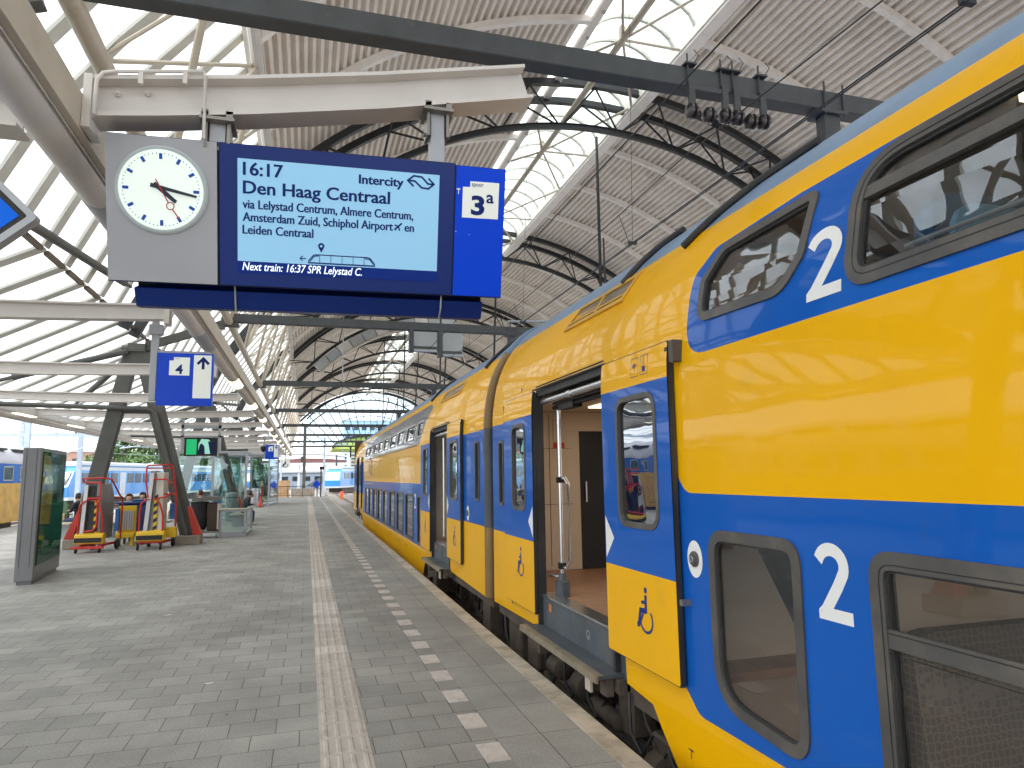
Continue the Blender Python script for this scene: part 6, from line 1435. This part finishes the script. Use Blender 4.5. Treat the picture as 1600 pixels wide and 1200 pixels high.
block('louvred_building', 'white building with dark horizontal louvres beyond the train end', 8.6, 16, 148, 160, 7.6, 'bld_white', 9, 1, True)
block('glass_tower', 'pale blue office tower behind the glazed end wall', 11, 34, 225, 245, 19.5, 'tower_glass', 6, 9)
block('brick_building', 'low brick building with pale roof far left beyond the tracks', -44, -30, 128, 138, 6.5, 'brick', 2, 6)
block('pale_shed', 'long pale shed far left behind the overhead masts', -75, -46, 120, 150, 7.2, 'bld_white', 2, 9)
t = thing('lime_arch', 'lime green arched roof with a black rim beyond the end wall', 'roof', (11, 126, 5))
pa = [(11.5+7.2*cos(pi-pi*i/24), 6.75+2.3*sin(pi-pi*i/24)) for i in range(25)]
m = MB(); m.prism(pa, lambda u, v, d: (u, 125+d, v), 0, 20); m.build('gable', 'lime', t, 0); m = MB()
for q in range(24): m.beam((pa[q][0], 124.9, pa[q][1]), (pa[q+1][0], 124.9, pa[q+1][1]), .5, .35)
m.build('rim', 'black', t, 0)
m = MB()
for x in (5, 9, 13, 17): m.box(x-.15, x+.15, 125.2, 125.5, -1, 5.6)
m.build('column', 'beam_dark', t, 0)
def mast(x, y, h, label, arm=0):
    t = thing('overhead_mast', label, 'mast', (x, y, -1), 'overhead line masts')
    m = MB(); m.box(x-.16, x+.16, y-.16, y+.16, -1, h); m.build('pole', 'mast', t, 0)
    m = MB(); a = arm or 3.5
    m.beam((x, y-.2, h-1.2), (x+a, y-.2, h-1.2), .10, .12); m.beam((x, y-.2, h-.1), (x+a, y-.2, h-1.1), .06, .06); m.tube([(x+a*.8, y-.2, h-1.2), (x+a*.8, y-.2, h-2.6), (x+a*.4, y-.2, h-2.8)], .05, 6); m.build('arm', 'mast', t, 0)
for x, y, h, l_ in ((-19.5, 58, 8, 'pale blue overhead mast above the old coach roof'), (-17.2, 62, 7.2, 'pale mast just right of the grey pillar'), (-15.3, 60, 7, 'pale mast with a cross arm behind the seated person with the yellow strap'), (-14.9, 84, 7.5, 'thin distant mast between the dark support legs'), (-24, 70, 7, 'faint mast over the pale shed roof'), (2.6, 112, 8, 'pale mast just outside the glazed end wall, over the far blue train'), (-4, 118, 7.5, 'faint mast beyond the platform-end fence')):
    mast(x, y, h, l_)
def slack(a, b, s, n=14):
    a, b = Vector(a), Vector(b); return [tuple(a.lerp(b, i/n)-Vector((0, 0, s*4*(i/n)*(1-i/n)))) for i in range(n+1)]
m = MB()
for z, x0 in ((5.6, -30), (4.8, -30), (6.4, -30)): m.tube(slack((x0, 52, z+.4), (-8, 75, z), .25), .018, 5); m.tube(slack((x0, 40, z), (-6, 110, z-.3), .3), .016, 5)
m.beam((-30, 61, 5.4), (-10, 61, 5.2), .18, .25); m.tube([(-22, 61, 2.4), (-14, 61, 5.3)], .04, 6)
tagset(m.build('side_overhead_line', 'mast', smooth=0), 'faint overhead wires and a pale cross girder over the tracks at far left', 'wires')

def tree(x, y, h, r, label, lm, seed):
    rng = random.Random(seed); t = thing('tree', label, 'tree', (x, y, -1), 'trees beyond the far tracks')
    m = MB(); m.tube([(x, y, -1), (x+.1, y, h*.3), (x+.2, y, h*.62)], [.28, .2, .1], 8)
    for q in range(7):
        a = rng.uniform(0, 2*pi); m.tube([(x+.1, y, h*(.25+.05*q)), (x+cos(a)*r*.4, y+sin(a)*r*.4, h*(.45+.05*q)), (x+cos(a)*r*.75, y+sin(a)*r*.75, h*(.55+.06*q))], [.10, .06, .03], 6)
    m.build('trunk', 'bark', t)
    V, Fc, Mi = [], [], []
    cl = [(rng.gauss(0, r*.42), rng.gauss(0, r*.42), rng.uniform(h*.30, h*.92), rng.uniform(.5, 1.1)*r*.32) for _ in range(26)]
    for cx_, cy_, cz_, cr in cl:
        for _ in range(130):
            v = Vector((rng.gauss(0, 1), rng.gauss(0, 1), rng.gauss(0, .8))).normalized()*cr*rng.uniform(.55, 1.08)
            p = Vector((x+cx_, y+cy_, cz_))+v; s = rng.uniform(.16, .34); a = Vector((rng.gauss(0, 1), rng.gauss(0, 1), rng.gauss(0, 1))).normalized(); b = a.orthogonal().normalized()
            k = len(V); V += [p-a*s, p+b*s*.6, p+a*s, p-b*s*.6]; Fc.append((k, k+1, k+2, k+3)); Mi.append(0 if rng.random() < .6 else 1)
    m = MB(); m.v = [tuple(v) for v in V]; m.f = [list(f) for f in Fc]; m.m = Mi; m.build('crown', ['leaf', lm], t, 0)
for i, (x, y, h, r, l_) in enumerate(((-25, 112, 10.5, 5.2, 'green tree left in the gap between the dark support legs'), (-20.5, 116, 10.2, 5.0, 'green tree in the middle of the gap between the support legs'), (-16.5, 118, 9.6, 4.6, 'green tree right in the gap, touching the inclined leg'), (-10.5, 126, 7.8, 4.0, 'lower green tree behind the glass screens'))):
    tree(x, y, h, r, l_, 'leaf_light', 40+i)

block('platform_building', 'low grey-blue building with dark windows under the footbridge beyond the fence', -22, 4, 178, 184, 3.0, 'mast', 1, 10)
block('white_hall', 'long pale hall behind the footbridge', -60, -6, 215, 230, 5.0, 'bld_white', 2, 16)
for x, y, z, l_ in ((-1.66, 10.0, .35, 'long'), (-3.1, 8.2, 1.1, 'bent'), (-.75, 6.6, .2, 'small')):
    m = MB(); a = z; d = Vector((cos(a), sin(a), 0)); n_ = Vector((-sin(a), cos(a), 0)); p = Vector((x, y, .004))
    L_ = .055 if l_ == 'long' else .035
    m.prism([(-L_, -.010), (0, -.016), (L_, -.004), (L_*.9, .010), (0, .010), (-L_, .012)], lambda u, v, dd: tuple(p+d*u+n_*v+Vector((0, 0, dd+abs(u)*.12))), 0, .002)
    tagset(m.build('paper_scrap', 'white_paint', smooth=0), l_+' white paper scrap lying on the grey platform paving', 'litter', 'paper scraps on the paving')
